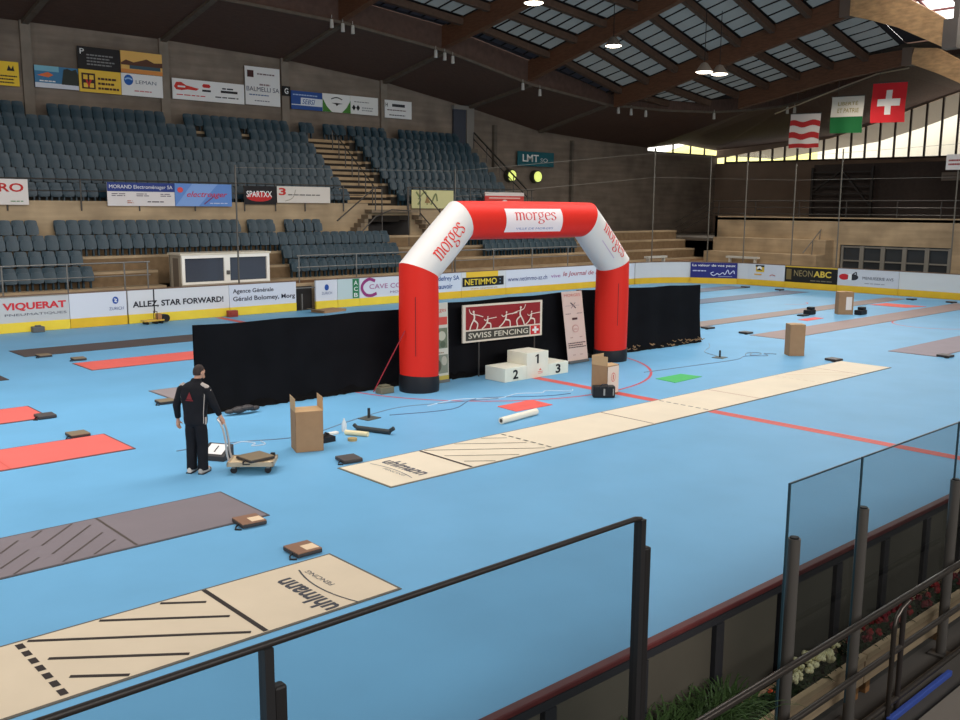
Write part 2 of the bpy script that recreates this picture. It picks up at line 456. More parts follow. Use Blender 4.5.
for i in range(len(SOF_O)-1):
    mb.quad(SOF_O[i], SOF_O[i+1], SOF_I[i+1], SOF_I[i])
for a, b in zip(SOF_I, SOF_I[1:]):
    mb.quad(a, b, (b[0],b[1]+.02,b[2]+1.6), (a[0],a[1]+.02,a[2]+1.6))
struct('ceiling_soffit', mb, WOOD_D)
for i, k in ((1,0),(2,0),(3,0),(4,0),(5,0),(6,0),(7,0)):
    o, n_ = SOF_O[i], SOF_I[i]
    rb = MB().bar((o[0],45.4,o[2]-.02),(n_[0],n_[1],n_[2]-.02),.3,.2); struct('ceiling_rib', rb, RIB)
tr = MB()
for a, b in zip(SOF_I, SOF_I[1:]): tr.bar((a[0],a[1]-.05,a[2]),(b[0],b[1]-.05,b[2]),.12,.14)
struct('trim_roof_edge', tr, RIB)

BX = [-9.7,-3.2,3.3,9.8,16.3,22.8,29.2,35.6,40.0]
BYS = [40,36,32,28,24]
BZ = {-9.7:[13.6,14.4,15.2,15.9,16.3], -3.2:[13.6,14.4,15.2,15.9,16.3], 3.3:[13.55,14.35,15.2,15.9,16.3], 9.8:[13.3,14.1,14.9,15.65,16.1],
      16.3:[12.75,13.5,14.35,15.15,15.7], 22.8:[11.65,12.75,13.85,14.95,15.5], 29.2:[10.35,11.1,12.05,12.95,13.9], 35.6:[9.9,10.3,10.97,11.7,12.2], 40.0:[10.6,10.5,11.1,11.9,12.5]}
def bz(x, y):
    z = BZ[x]
    for k in range(4):
        if BYS[k+1] <= y <= BYS[k]: return z[k]+(z[k+1]-z[k])*(BYS[k]-y)/4
    return z[0] if y > 40 else z[-1]
ARCH = {29.2: ([(24.0,13.9),(22.97,13.57),(21.45,12.99),(20.2,12.33),(19.2,11.8)], [(24.2,15.07),(22.56,14.81),(20.97,14.2),(19.85,13.5),(19.1,12.96)]),
        35.6: ([(23.6,12.2),(22.06,11.53),(20.99,10.98),(19.6,10.0)], [(23.4,13.0),(22.2,12.85),(21.09,12.15),(19.6,11.2)])}
for x in BX[:-1]:
    y0 = {29.2:38.9, 35.6:34.2}.get(x, 40.0)
    ylist = [y0] + [y for y in BYS if y < y0 - .1]
    if x == 35.6: ylist[-1] = 23.6
    mb = MB(); n = len(ylist); vs = []; fs = []
    for y in ylist:
        z = bz(x, y); h = 1.1 if x != 35.6 or y > 24 else .8
        vs += [(x-.2,y,z),(x+.2,y,z),(x+.2,y,z+h),(x-.2,y,z+h)]
    for i in range(n-1):
        for k in range(4): fs.append((4*i+k, 4*i+(k+1)%4, 4*(i+1)+(k+1)%4, 4*(i+1)+k))
    fs += [(0,1,2,3), tuple(4*(n-1)+k for k in (3,2,1,0))]
    mb.add(vs, fs); struct('ceiling_beam', mb, WOOD_B)
    bo, to = ARCH.get(x, (None, None))
    if bo is None:
        z = BZ[x][-1]; bo = [(24,z),(22,z-.2),(20,z-.9),(18.5,z-1.8)]; to = [(24.1,z+1.1),(21.8,z+.95),(19.6,z+.25),(18,z-.7)]
    mb = MB(); vs = []; fs = []; n = len(bo) if len(bo) <= len(to) else len(to)
    for k in range(n):
        a, b = bo[k], to[k]
        vs += [(x-.26,a[0],a[1]),(x+.26,a[0],a[1]),(x+.26,b[0],b[1]),(x-.26,b[0],b[1])]
    for i in range(n-1):
        for k in range(4): fs.append((4*i+k, 4*i+(k+1)%4, 4*(i+1)+(k+1)%4, 4*(i+1)+k))
    fs += [(0,1,2,3), tuple(4*(n-1)+k for k in (3,2,1,0))]
    mb.add(vs, fs); struct('ceiling_arch', mb, mat('glulam_sunlit', (196,154,108), 0.55, noise=0.22, scale=1.2, stretch=(1,2,6)))  # paler wood tone than the beams, with the sunlight painted in
    a, b = bo[n-1], to[n-1]
    pl = MB().box(x-.3,x+.3,min(a[0],b[0])-.45,max(a[0],b[0])+.1,a[1]-.05,b[1]+.1); pl.box(x-.12,x+.12,a[0]-.5,a[0]-.25,b[1],b[1]+2.6)
    struct('ceiling_bracket', pl, mat('bracket_steel', (112,104,98), 0.5, 0.4))
    if x in (29.2, 35.6):
        a, b = bo[0], to[0]
        pl = MB().box(x-.28,x+.28,a[0]-.1,a[0]+.45,a[1]-.06,a[1]+1.15 if x == 29.2 else a[1]+.86); struct('ceiling_bracket', pl, mat('beam_shoe', (104,88,76), 0.6))

PURY = [38.4-2.05*i for i in range(8)]
ncell = 0
deck = MB()
for xa, xb in zip(BX, BX[1:]):
    for y0, y1 in zip(BYS, BYS[1:]):
        q = 1.02
        deck.quad((xa,y0,bz(xa,y0)+q+.12),(xb,y0,bz(xb,y0)+q+.12),(xb,y1,bz(xb,y1)+q+.12),(xa,y1,bz(xa,y1)+q+.12))
    for y in PURY[:-1]:
        if xb == 40.0 and y > 33: continue
        pu = MB().bar((xa+.2,y,bz(xa,y)+.8),(xb-.2,y,bz(xb,y)+.8),.3,.34); struct('ceiling_purlin', pu, mat('purlin_wood', (88,66,52), 0.7, noise=0.15))
    for i, (y0, y1) in enumerate(zip([39.7]+PURY, PURY)):
        if xb == 40.0: continue
        xs0, xs1 = xa+.24, xb-.24
        def zz(x, y): return bz(xa,y)+(bz(xb,y)-bz(xa,y))*(x-xa)/(xb-xa)+1.02
        ya, yb = y0-.2, y1+.2
        if ya - yb < .3: continue
        # follow the knee of the deck at BYS
        ysl = [ya] + [k for k in BYS if yb < k < ya] + [yb]
        pm = MB(); bm_ = MB(); nb = 7
        for u, v in zip(ysl, ysl[1:]):
            pm.quad((xs0,u,zz(xs0,u)),(xs1,u,zz(xs1,u)),(xs1,v,zz(xs1,v)),(xs0,v,zz(xs0,v)))
            for k in range(nb+1):
                x = xs0+(xs1-xs0)*k/nb; bm_.bar((x,u,zz(x,u)-.03),(x,v,zz(x,v)-.03),.055,.06)
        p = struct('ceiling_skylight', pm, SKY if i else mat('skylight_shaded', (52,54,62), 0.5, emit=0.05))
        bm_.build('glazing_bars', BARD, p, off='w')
struct('ceiling_deck', deck, DECK)
# rest of the roof over the near half, left of the frame and behind the viewer
mb = MB()
for xa, xb in zip(BX[:-1], BX[1:-1]):
    mb.quad((xa,24,bz(xa,24)+1.15),(xb,24,bz(xb,24)+1.15),(xb,21.8,bz(xb,24)+1.2),(xa,21.8,bz(xa,24)+1.2))
mb.quad((-36,40,15),(-9.7,40,15),(-9.7,-9,17.4),(-36,-9,17.4))
for xa, xb in zip(BX[:-2], BX[1:-1]):
    mb.quad((xa,14,bz(xa,24)+1.2),(xb,14,bz(xb,24)+1.2),(xb,-9,bz(xb,24)-.5),(xa,-9,bz(xa,24)-.5))
mb.quad((35.6,24,13.3),(40,24,13.5),(40,-9,13.5),(35.6,-9,13.3))
mb.quad((40,4,13.4),(50.1,4,13.4),(50.1,-9,13.4),(40,-9,13.4))
struct('ceiling_near', mb, DECK)
mb = MB(); br = MB()
for xa, xb in zip(BX[:-2], BX[1:-1]):
    za, zb = bz(xa,24)+1.2, bz(xb,24)+1.2
    mb.quad((xa,21.8,za),(xb,21.8,zb),(xb,14,zb),(xa,14,za))
    for k in range(5):
        t = (k+.5)/5; x = xa+(xb-xa)*t; br.bar((x,21.8,za+(zb-za)*t-.04),(x,14,za+(zb-za)*t-.04),.1,.1)
    for y in (21.5,20,18.5,17): br.bar((xa,y,za-.04),(xb,y,zb-.04),.1,.1)
m_roof = mat('rooflight_bright', (250,246,240), 0.4, emit=2.2); m_roof.cycles.emission_sampling = 'AUTO'
rl = struct('ceiling_rooflight', mb, m_roof); br.build('glazing_bars', mat('rooflight_bar', (150,90,90), 0.6), rl, off='w')
mb = MB().box(-36.2,-36,-9,45.6,0,17.5); struct('wall_left', mb, CONC)
mb = MB().box(-36,50,-9.2,-9,0,17.5); struct('wall_near', mb, CONC)
# landscape outside the end windows
hl = MB()
rnd = random.Random(3); N = 26
for i in range(N+1):
    y = -10+80*i/N
    hl.v += [(64,y,2+rnd.uniform(-.3,.3)),(75,y,9.2+rnd.uniform(-.6,.6)+ (1.6 if y>40 else 0)),(92,y,15.5+rnd.uniform(-1.2,1.2)),(110,y,17+rnd.uniform(-1,1))]
for i in range(N):
    for k in range(3): hl.f.append((4*i+k,4*i+k+1,4*i+k+5,4*i+k+4))
o = struct('hillside_outside', hl, mat('hillside', (232,224,150), 0.9, noise=0.3, scale=0.35))
bd = MB(); bd.prism([(10,0),(42,0),(42,9.6),(40,10.2),(28,14.0),(22,16.0),(10,15.6)], (60,0,0), Yv, Z, X, 3.0)
o = bd.build('neighbouring_building', mat('building_white', (245,240,226), 0.8), off=(60,18,0)); tag(o, 'sunlit white neighbouring building with sloping gable seen through the end windows', 'building')

# ================================================================== STADIUM SEATS
SEAT = mat('seat_plastic', (30,56,68), 0.36, spec=0.5, noise=0.06, scale=2)
def seat_mesh():
    mb = MB()
    def shell(w, h, zc, y0, tilt, bend, t, nx=6, nz=5):
        vs = []; fs = []
        for side in (0, 1):
            for j in range(nz+1):
                for i in range(nx+1):
                    a = -1+2*i/nx; b = -1+2*j/nz
                    k = 1.0 if a*a*b*b == 0 else 1-0.10*(a*a*b*b)
                    x = a*w/2*k; z = b*h/2*k
                    y = y0 + tilt*z + bend*x*x + (t if side else 0)
                    vs.append((x, y, zc+z))
        n = (nx+1)*(nz+1)
        for j in range(nz):
            for i in range(nx):
                p = j*(nx+1)+i
                fs += [(p,p+1,p+nx+2,p+nx+1), (n+p,n+p+nx+1,n+p+nx+2,n+p+1)]
        rim = [i for i in range(nx+1)] + [(j)*(nx+1)+nx for j in range(1,nz+1)] + [nz*(nx+1)+i for i in range(nx-1,-1,-1)] + [j*(nx+1) for j in range(nz-1,0,-1)]
        for k in range(len(rim)):
            p, q = rim[k], rim[(k+1)%len(rim)]
            fs.append((p, n+p, n+q, q))
        mb.add(vs, fs)
    shell(.475,.50,.60,.10,.16,-.7,.03)       # back
    shell(.46,.40,.47,-.06,.22,-.6,.035)     # pan tipped up
    mb.box(-.2,.2,.0,.1,.30,.36); mb.box(-.17,-.11,.02,.14,.0,.34); mb.box(.11,.17,.02,.14,.0,.34)
    return mb
SM = seat_mesh().mesh('stadium_seat', smooth=True); SM.materials.append(SEAT)
SP = 0.485
def span(x0, x1):
    n = max(1, int(round((x1-x0)/SP))); return [x0+(i+.5)*(x1-x0)/n for i in range(n)]
seats = []   # (x,y,z,label)
RN = ['top row', 'second row down', 'third row down', 'fourth row down', 'fifth row down', 'sixth row down', 'front row behind banners']
for i in range(7):
    y, z = ROWY[i], ROWZ[i]
    segs = [(-13.0, 10.1)] if i else [(-13,-3.7),(-2.75,2.65),(3.6,9.4),(10.15,10.9)]
    L = [x for s in segs for x in span(*s)]
    if i == 1: L = [x for x in L if not (4.0 < x < 4.45 or 6.3 < x < 6.7)]
    for k, x in enumerate(sorted(L, reverse=True)):
        seats.append((x, y, z, 'teal seat left of the stairway, %s, %s from the stairs' % (RN[i], ORD(k+1))))
    segs = [(13.15, 21.6)] if i else [(11.6,13.0),(13.15,15.8),(16.7,21.3)]
    for k, x in enumerate([x for s in segs for x in span(*s)]):
        seats.append((x, y, z, 'teal seat right of the stairway, %s, %s from the stairs' % (RN[i], ORD(k+1))))
LN = ['first row below parapet', 'second row below parapet', 'third row below parapet', 'lowest row behind railing']
LSEG = [[(-9,-5.1),(-4.5,3.6),(4.0,5.35),(5.9,7.95)], [(-9,11.4),(14.4,22)], [(-9,-4.0),(4.85,11.4),(17.2,24.6)], [(-9,-3.9),(4.8,11.1)]]
for i in range(4):
    for j, s in enumerate(LSEG[i]):
        nm = {0:['at far left','reaching the grey post','just past the grey post','farthest from the left'], 1:['left of the arch','behind the arch'], 2:['left of the booth','right of the booth','behind the arch'], 3:['left of the booth','right of the booth']}[i][j]
        for k, x in enumerate(span(*s)):
            seats.append((x, LOWY[i], LOWZ[i], 'teal seat, %s, %s in the block %s' % (LN[i], ORD(k+1), nm)))
CAMP = V((-17.375, 0, 4.37))
def inframe(x, y, z):
    d = V((x,y,z)) - CAMP; yw = .833
    return (d.x*math.sin(yw) - d.y*math.cos(yw)) / (d.x*math.cos(yw) + d.y*math.sin(yw)) > -.53
vis = [s for s in seats if inframe(*s[:3])]
vis.sort(key=lambda s: (V(s[:3])-CAMP).length)
near, rest = vis[:300], vis[300:]
proto = None
for x, y, z, lab in near:
    o = bpy.data.objects.new('stadium_seat', SM); C.objects.link(o); o.location = (x, y, z)
    tag(o, lab, 'seat', 'teal tip-up seats of the far stand')
rm = MB(); base = [tuple(v.co) for v in SM.vertices]; bf = [tuple(p.vertices) for p in SM.polygons]
for x, y, z, lab in rest: rm.add([(a+x,b+y,c+z) for a,b,c in base], bf)
o = rm.build('stadium_seat_rows', SEAT, off=(0,44,6), smooth=True)
tag(o, 'rest of the dark teal seats in the upper rows near the back wall', 'seats', 'teal tip-up seats of the far stand', 'stuff')

# ================================================================== SPONSOR BOARDS ON THE BACK WALL AND PARAPET
G1 = 'sponsor boards along the back wall'; YB = 45.28
def wb(name, label, x0, x1, z0, z1, bg, els): return sign(name, label, 'sign', (x0,YB,z0), X, Z, x1-x0, z1-z0, bg, els, group=G1, depth=.05)
wb('sponsor_board', 'yellow board with a dark emblem at far left of the back wall', -4.5,-3.6,9.5,10.52,(236,196,46), [('poly',[(.45,.62),(.55,.85),(.65,.7),(.75,.85),(.8,.62)],BLACK),('print',.1,.1,.8,.4,3,(60,50,20))])
wb('sponsor_board', 'long photo board of blue sea and dark palms right of the first pillar', -2.95,-1.06,9.55,10.5,(60,120,160), [('rect',0,.0,1,.22,(210,214,222)),('rect',0,.75,.55,.25,(120,180,200)),('poly',[(.05,.55),(.3,.72),(.42,.6),(.3,.48)],(220,110,60)),('poly',[(.6,.2),(.66,.9),(.75,.95),(.85,.88),(.95,.95),(1,.7),(1,.2)],(40,48,40)),('print',.1,.28,.4,.12,1,WHITE)])
wb('sponsor_board', 'black board with a white letter P, upper left of the four-board block', -1.03,.92,10.53,11.53,(24,22,24), [('text','P',.05,.66,.1,.24,WHITE),('print',.2,.2,.7,.55,4,(130,130,130))])
wb('sponsor_board', 'orange sunset photo board, upper right of the four-board block', .94,2.95,10.55,11.55,(226,178,96), [('rect',0,0,1,.18,(216,140,70)),('poly',[(0,.45),(.12,.6),(.3,.5),(.5,.62),(.62,.7),(.8,.55),(1,.58),(1,.36),(0,.36)],(90,56,40)),('rect',.2,.2,.75,.16,(60,84,96))])
wb('sponsor_board', 'yellow board with square brown monogram, lower left of the four-board block', -1.03,.9,9.52,10.52,(232,190,64), [('rect',.06,.14,.32,.7,(60,30,24)),('rect',.1,.56,.1,.2,(232,190,64)),('rect',.24,.56,.1,.2,(232,190,64)),('rect',.1,.2,.1,.2,(232,190,64)),('rect',.24,.2,.1,.2,(232,190,64)),('poly',[(.14,.56),(.22,.2),(.3,.56),(.25,.56),(.22,.36),(.19,.56)],RED),('print',.44,.15,.5,.65,3,(70,40,24))])
wb('sponsor_board', 'white board with a blue globe, lower right of the four-board block', .92,2.93,9.52,10.53,WHITE, [('ell',.17,.7,.11,.24,(30,90,170)),('stroke',[(.08,.72),(.17,.78),(.26,.72)],.07,(150,190,230)),('text','LEMAN',.34,.56,.5,.16,(90,100,120)),('print',.3,.2,.5,.12,1,(200,120,120))])
wb('sponsor_board', 'long white board with a red spanner shape right of the second pillar', 3.42,7.28,9.55,10.53,WHITE, [('poly',[(.02,.6),(.05,.82),(.12,.84),(.18,.7),(.3,.62),(.36,.58),(.32,.48),(.2,.5),(.12,.44),(.05,.46)],(208,52,40)),('rect',.07,.58,.1,.08,WHITE),('poly',[(.4,.74),(.42,.84),(.5,.84),(.52,.74),(.5,.66),(.42,.66)],(200,44,40)),('rect',.4,.46,.12,.1,(40,40,44)),('print',.05,.2,.45,.1,1,RED),('print',.68,.66,.2,.16,1,(60,60,64)),('rect',.66,.48,.24,.12,(40,40,44)),('print',.58,.22,.38,.14,1,(90,90,90))])
wb('sponsor_board', 'tall white board reading BALMELLI SA left of the third pillar', 7.36,9.38,9.58,11.5,(226,226,224), [('rect',.06,.72,.18,.18,(70,36,34)),('print',.34,.8,.56,.08,1,(120,100,100)),('print',.4,.52,.4,.1,1,(150,130,130)),('text','BALMELLI SA',.03,.36,.94,.12,(46,52,84),.0),('print',.1,.25,.7,.07,1,(90,110,150)),('print',.25,.1,.55,.06,1,(120,120,130))])
G_ = sign('letter_sign', 'small black sign with white letter G on the third pillar', 'sign', (9.5,45.26,10.18),X,Z,.5,.5,BLACK,[('ell',.5,.5,.42,.42,(16,16,16)),('text','G',.27,.2,.46,.6,WHITE,.02)])
wb('sponsor_board', 'blue and white board right of the pillar with the G sign', 10.05,12.0,9.55,10.5,(42,80,150), [('rect',.3,.25,.7,.4,(220,226,232)),('rect',0,.22,1,.05,(220,226,232)),('text','SEBSI',.34,.3,.42,.28,(42,80,150),.01,.3),('print',.05,.76,.9,.14,1,(170,190,220))])
wb('sponsor_board', 'white and green shield board in the row under the roof', 12.02,13.85,9.55,10.52,(230,230,226), [('poly',[(0,.72),(0,0),(.32,0),(.14,.3)],(70,130,50)),('poly',[(1,.72),(1,0),(.68,0),(.86,.3)],(70,130,50)),('stroke',[(.3,.72),(.5,.82),(.7,.72)],.06,(60,60,56)),('poly',[(.3,.5),(.45,.44),(.5,.34),(.56,.44),(.72,.5),(.5,.52)],(50,50,46))])
wb('sponsor_board', 'white board with two black diamonds left of the fourth pillar', 13.87,15.75,9.55,10.53,(226,226,222), [('poly',[(.04,.35),(.11,.52),(.18,.35),(.11,.18)],BLACK),('poly',[(.19,.35),(.26,.52),(.33,.35),(.26,.18)],BLACK),('print',.12,.66,.6,.1,1,(120,120,120)),('print',.4,.2,.5,.28,2,(150,150,150))])
wb('sponsor_board', 'small white board right of the fourth pillar, last of the row', 16.25,18.2,9.5,10.5,(226,226,224), [('text','H',.02,.62,.08,.22,BLACK,.02),('rect',.26,.64,.48,.16,(50,50,56)),('print',.08,.42,.88,.12,1,(90,60,60)),('print',.15,.14,.65,.12,1,(60,60,60))])
sign('company_sign', 'teal sign reading LMT on the bare concrete wall right of the stand', 'sign', (26.95,45.2,7.12),X,Z,3.45,.95,(12,92,104),[('text','LMT',.13,.3,.44,.5,WHITE,.02),('text','SO',.62,.3,.2,.28,(190,200,200))])
for k, x in enumerate((26.35, 28.75)):
    mb = MB().tube([(x,45.1,6.45),(x,45.46,6.45)], .42, 20); t = mb.build('round_lamp', mat('lamp_ring', (66,66,54), .6), off=(x,45.4,6.45))
    tag(t, 'round green-glowing lamp under the LMT sign, %s' % ('crossed by the stair handrail' if k == 0 else 'clear of the handrail'), 'lamp', 'round lamps under the teal sign')
    d = MB().tube([(x,45.04,6.45),(x,45.11,6.45)], .34, 20); ml = mat('lamp_lens', (214,226,120), .4, emit=1.0); d.build('lens', ml, t, off='w')
# doorway at the top of the right block
d = MB().box(21.5,22.5,45.3,45.42,8.1,10.35); d = struct('door_1', d, mat('door_blue_grey', (62,66,76), .7))
fr = MB(); fr.box(22.5,23.1,45.2,45.48,8.0,10.6); fr.box(21.45,22.5,45.2,45.48,10.35,10.6); fr.build('door_frame', mat('door_frame_pale', (128,124,118), .7), d, off='w')
hr = MB(); hr.tube([(23.0,45.1,9.0),(23.0,40.3,5.4)], .05, 6); hr.tube([(23.0,45.1,8.6),(23.0,40.3,5.0)], .03, 6)
for k in range(5):
    t = k/4; hr.tube([(23,45.1-4.8*t,9.0-3.6*t),(23,45.1-4.8*t,8.0-3.6*t)],.03,6)
tag(hr.build('stair_handrail', STEEL_D, off=(23,42,6)), 'dark sloping handrail beside the doorway of the right seat block', 'handrail')

# parapet railing with banners
def railing(name, label, pts, posts, top, m, lower=(), cat='railing', r=.03):
    t = thing(name, label, cat, pts[0])
    a = MB().tube(pts, r, 8); a.build('top_rail', m, t, off='w')
    for dz in lower:
        a = MB().tube([(p[0],p[1],p[2]-dz) for p in pts], r*.8, 6); a.build('lower_rail', m, t, off='w')
    for p in posts:
        a = MB().tube([(p[0],p[1],p[2]),(p[0],p[1],p[3])], r, 6); a.build('post', m, t, off='w')
    return t
YP = 39.55
railing('parapet_railing', 'steel tube railing along the parapet left of the stairs, hung with banners', [(-12,YP,5.4),(10.6,YP,5.4)], [(x,YP,4.15,5.4) for x in (-11,-8.6,-6.1,-3.3,-.9,1.6,4.0,5.6,7.2,9.4)], 5.4, STEEL_D, (.45,))
railing('parapet_railing', 'steel tube railing along the parapet right of the stairs', [(13.4,YP,5.4),(22.8,YP,5.4)], [(x,YP,4.15,5.4) for x in (13.4,15.6,17.8,20,22.6)], 5.4, STEEL_D, (.45,))
G2 = 'banners hung on the parapet railing'
def pb(label, x0, x1, z0, z1, bg, els):
    q = (YP-.08)/39.9; x0, x1 = [-17.375+(v+17.375)*q for v in (x0,x1)]; z0, z1 = [4.37+(v-4.37)*q for v in (z0,z1)]
    return sign('banner', label, 'banner', (x0,YP-.08,z0), X, Z, x1-x0, z1-z0, bg, els, group=G2, depth=.02)
pb('white banner with big red letters RO at far left of the parapet', -7.6,-5.2,4.38,5.37,(222,214,208), [('text','RO',.55,.5,.38,.34,(190,36,34),.02),('print',.1,.34,.5,.07,1,(120,110,110)),('print',.72,.12,.2,.08,1,(80,130,70))])
pb('blue and white banner reading MORAND Electroménager SA', -2.1,.83,4.36,5.33,(222,216,214), [('rect',0,.62,1,.38,(38,58,128)),('text','MORAND Electroménager SA',.03,.7,.94,.2,WHITE,.0),('print',.06,.42,.2,.16,2,(110,100,110)),('print',.42,.42,.2,.16,2,(110,100,110)),('print',.78,.42,.18,.16,2,(110,100,110)),('print',.28,.12,.1,.16,2,(180,110,90)),('print',.58,.16,.25,.1,1,(80,70,80))])
pb('light blue banner with red script beside the blue and white one', .85,3.55,4.36,5.34,(98,140,206), [('poly',[(0,0),(.4,0),(.75,1),(.3,1)],(128,164,220)),('ell',.09,.72,.05,.12,(220,80,80)),('text','electroager',.2,.34,.72,.32,(190,56,84),.012,.35),('stroke',[(.5,.1),(.6,.3),(.66,.42)],.05,(120,60,110)),('print',.6,.12,.32,.08,1,(200,210,230))])
pb('black banner reading SPARTXX in white on a red oval', 4.2,5.85,4.46,5.3,(26,22,24), [('ell',.46,.42,.4,.26,(190,40,40)),('text','SPARTXX',.06,.4,.8,.34,WHITE,.015)])
pb('white banner with red numeral 3 and a line of print', 5.9,8.85,4.55,5.32,(214,206,196), [('text','3',.03,.45,.13,.45,(196,50,44),.03),('print',.2,.46,.68,.13,1,(70,64,60)),('stroke',[(.14,.1),(.28,.3),(.34,.8)],.03,(150,140,120))])
pb('pale yellow-green painted cloth banner right of the stairs', 13.95,16.85,4.32,5.28,(206,200,146), [('stroke',[(.1,.9),(.2,.5),(.14,.2)],.1,(120,130,80)),('stroke',[(.15,.5),(.32,.9),(.36,.2)],.08,(130,136,88)),('stroke',[(.45,.2),(.56,.8),(.6,.4)],.1,(118,126,84)),('poly',[(.3,.3),(.36,.7),(.44,.3)],(150,120,80))])
pb('red and white banner hidden partly by the arch beam', 19.2,22.3,4.35,5.25,(206,66,60), [('rect',0,.78,1,.22,(222,210,204)),('rect',.1,.6,.8,.08,(230,180,170)),('ell',.5,.34,.08,.2,(236,220,214)),('print',.1,.35,.3,.1,1,(240,200,196))])
# handrails of the double flight and stair block
hr = thing('stair_handrail', 'tubular handrails of the double flight in front of the dark opening', 'handrail', (11,39.2,3.2))
for p in ([(8.6,38.95,3.7),(10.9,38.95,5.35),(11.3,38.95,5.35)], [(9.4,38.8,2.7),(10.8,38.8,3.9),(11.8,38.8,4.25),(13.0,38.8,4.2)], [(13.9,38.9,5.25),(15.3,38.9,3.9),(16.2,38.9,3.0)], [(13.7,38.9,4.1),(15.2,38.9,2.7)]):
    MB().tube(p, .035, 6).build('rail', STEEL_D, hr, off='w')
for x, z0, z1 in ((10.9,4.2,5.35),(11.3,2.9,5.3),(13.0,2.4,5.4),(13.75,3.9,5.25),(15.3,2.6,3.95)):
    MB().tube([(x,38.95,z0),(x,38.95,z1)], .03, 6).build('post', STEEL_D, hr, off='w')
hr = thing('stair_handrail', 'steel centre handrail climbing the concrete stairway of the upper stand', 'handrail', (11.8,42,6))
MB().tube([(11.7,43.9,8.45),(11.7,40.2,5.45)], .03, 6).build('rail', STEEL_D, hr, off='w')
for k in range(7):
    t = k/6; MB().tube([(11.7,43.9-3.6*t,8.45-2.9*t),(11.7,43.9-3.6*t,7.4-2.9*t)], .03, 6).build('post', STEEL_D, hr, off='w')
# railing in front of the lower rows
railing('walkway_railing', 'pale steel railing in front of the lower rows at far left', [(-12,35.5,2.25),(-2.3,35.5,2.25)], [(x,35.5,1.12,2.25) for x in (-10.2,-7.6,-5.4,-3.3,-2.4)], 2, STEEL, (.5,))
railing('walkway_railing', 'pale steel railing in front of the lower rows right of the booth', [(4.2,35.5,2.28),(24,35.5,2.28)], [(x,35.5,1.12,2.28) for x in (4.3,7.3,10.5,13,15.8,18.6,21.4,24)], 2, STEEL, (.5,))

# ================================================================== RINK BOARDS
KY = (222,182,52); BT = 1.24; KH = .34
YEL = mat('kick_yellow', (226,182,48), .5, noise=.06, scale=1.5); YEL_LIT = mat('kick_yellow_lit', (236,206,66), .5, noise=.05, scale=1.5)  # brighter copy paints the light on the left boards into the yellow
RAILB = mat('board_cap', (120,96,80), .6)
def rboard(label, x0, x1, bg, els, kick=None, top=BT, y=34.8, right=False):
    w = abs(x1-x0)
    if right: o, r = (31.5, x0, KH), -Yv
    else: o, r = (x0, y, KH), X
    n = V(r).cross(Z)
    t = thing('rink_board', label, 'rink board', (o[0],o[1],0), 0, 'advertising boards around the rink')
    sign('board_panel', '', '', o, r, Z, w, top-KH, bg, els, depth=.1, parent=t)
    mb = MB().prism([(0,0),(w,0),(w,KH),(0,KH)], V((o[0],o[1],0))-n*.1, r, Z, n, .115); mb.build('kick_plate', kick or YEL, t, off='w')
    mb = MB().prism([(0,top-KH),(w,top-KH),(w,top-KH+.04),(0,top-KH+.04)], V(o)-n*.12, r, Z, n, .13); mb.build('cap_rail', RAILB, t, off='w')
    return t
PALE=(206,212,226); GREY=(198,202,206)
rboard('plain pale rink board at the far left before the VIQUERAT board', -30, -8.15, PALE, [])
rboard('grey rink board reading VIQUERAT in red', -8.15, -5.64, (192,194,196), [('text','VIQUERAT',.12,.44,.84,.33,(206,50,60),.035),('text','PNEUMATIQUES',.14,.24,.82,.11,(96,98,108),.0),('rect',0,.97,1,.03,(150,150,140))], YEL_LIT)
rboard('white rink board with a blue round emblem over the word ZURICH', -5.62, -3.56, (212,216,226), [('ell',.8,.64,.055,.15,(40,80,160)),('stroke',[(.775,.7),(.82,.66),(.785,.6),(.83,.57)],.03,WHITE),('text','ZURICH',.68,.24,.26,.13,(92,108,150))])
rboard('white rink board with long black slogan ALLEZ, STAR FORWARD!', -3.5, .6, (214,216,220), [('text','ALLEZ, STAR FORWARD!',.04,.24,.9,.3,(34,34,44),.03),('rect',.235,0,.012,1,(40,40,44))], YEL_LIT)
rboard('white rink board reading Agence Générale Gérald Bolomey', .62, 3.7, (208,214,226), [('text','Agence Générale',.05,.56,.6,.25,(34,38,56),.012),('text','Gérald Bolomey, Morg',.05,.2,.93,.27,(34,38,56),.012)], YEL_LIT)
rboard('white rink board after the gate gap, with a second blue ZURICH emblem', 4.68, 5.78, (212,216,226), [('ell',.5,.64,.1,.15,(40,80,160)),('text','ZURICH',.26,.3,.48,.13,(92,108,150))], YEL_LIT)
rboard('narrow white rink board with a dark green strip of white marks', 5.8, 6.95, (188,206,208), [('rect',.68,.02,.3,.96,(46,120,80)),('text','A',.74,.68,.18,.2,WHITE,.01),('text','C',.74,.38,.18,.2,WHITE,.01),('text','B',.74,.08,.18,.2,WHITE,.01)], YEL_LIT)
rboard('white rink board reading CAVE COUVREU behind a large purple letter C', 6.97, 10.98, (210,214,224), [('stroke',[(.21,.82),(.13,.92),(.05,.74),(.03,.45),(.08,.16),(.16,.1),(.23,.2)],.14,(146,56,116)),('text','CAVE COUVREU',.13,.42,.78,.24,(168,96,146),.005),('text','MORGES',.42,.16,.3,.11,(130,90,140))], YEL_LIT)
rboard('white rink board reading frey SA seen through the red arch', 11.0, 12.98, (206,214,228), [('text','Godefrey SA',.04,.54,.9,.32,(40,76,140),.012),('text','Beauvoir',.12,.18,.6,.26,(40,76,140),.012)])
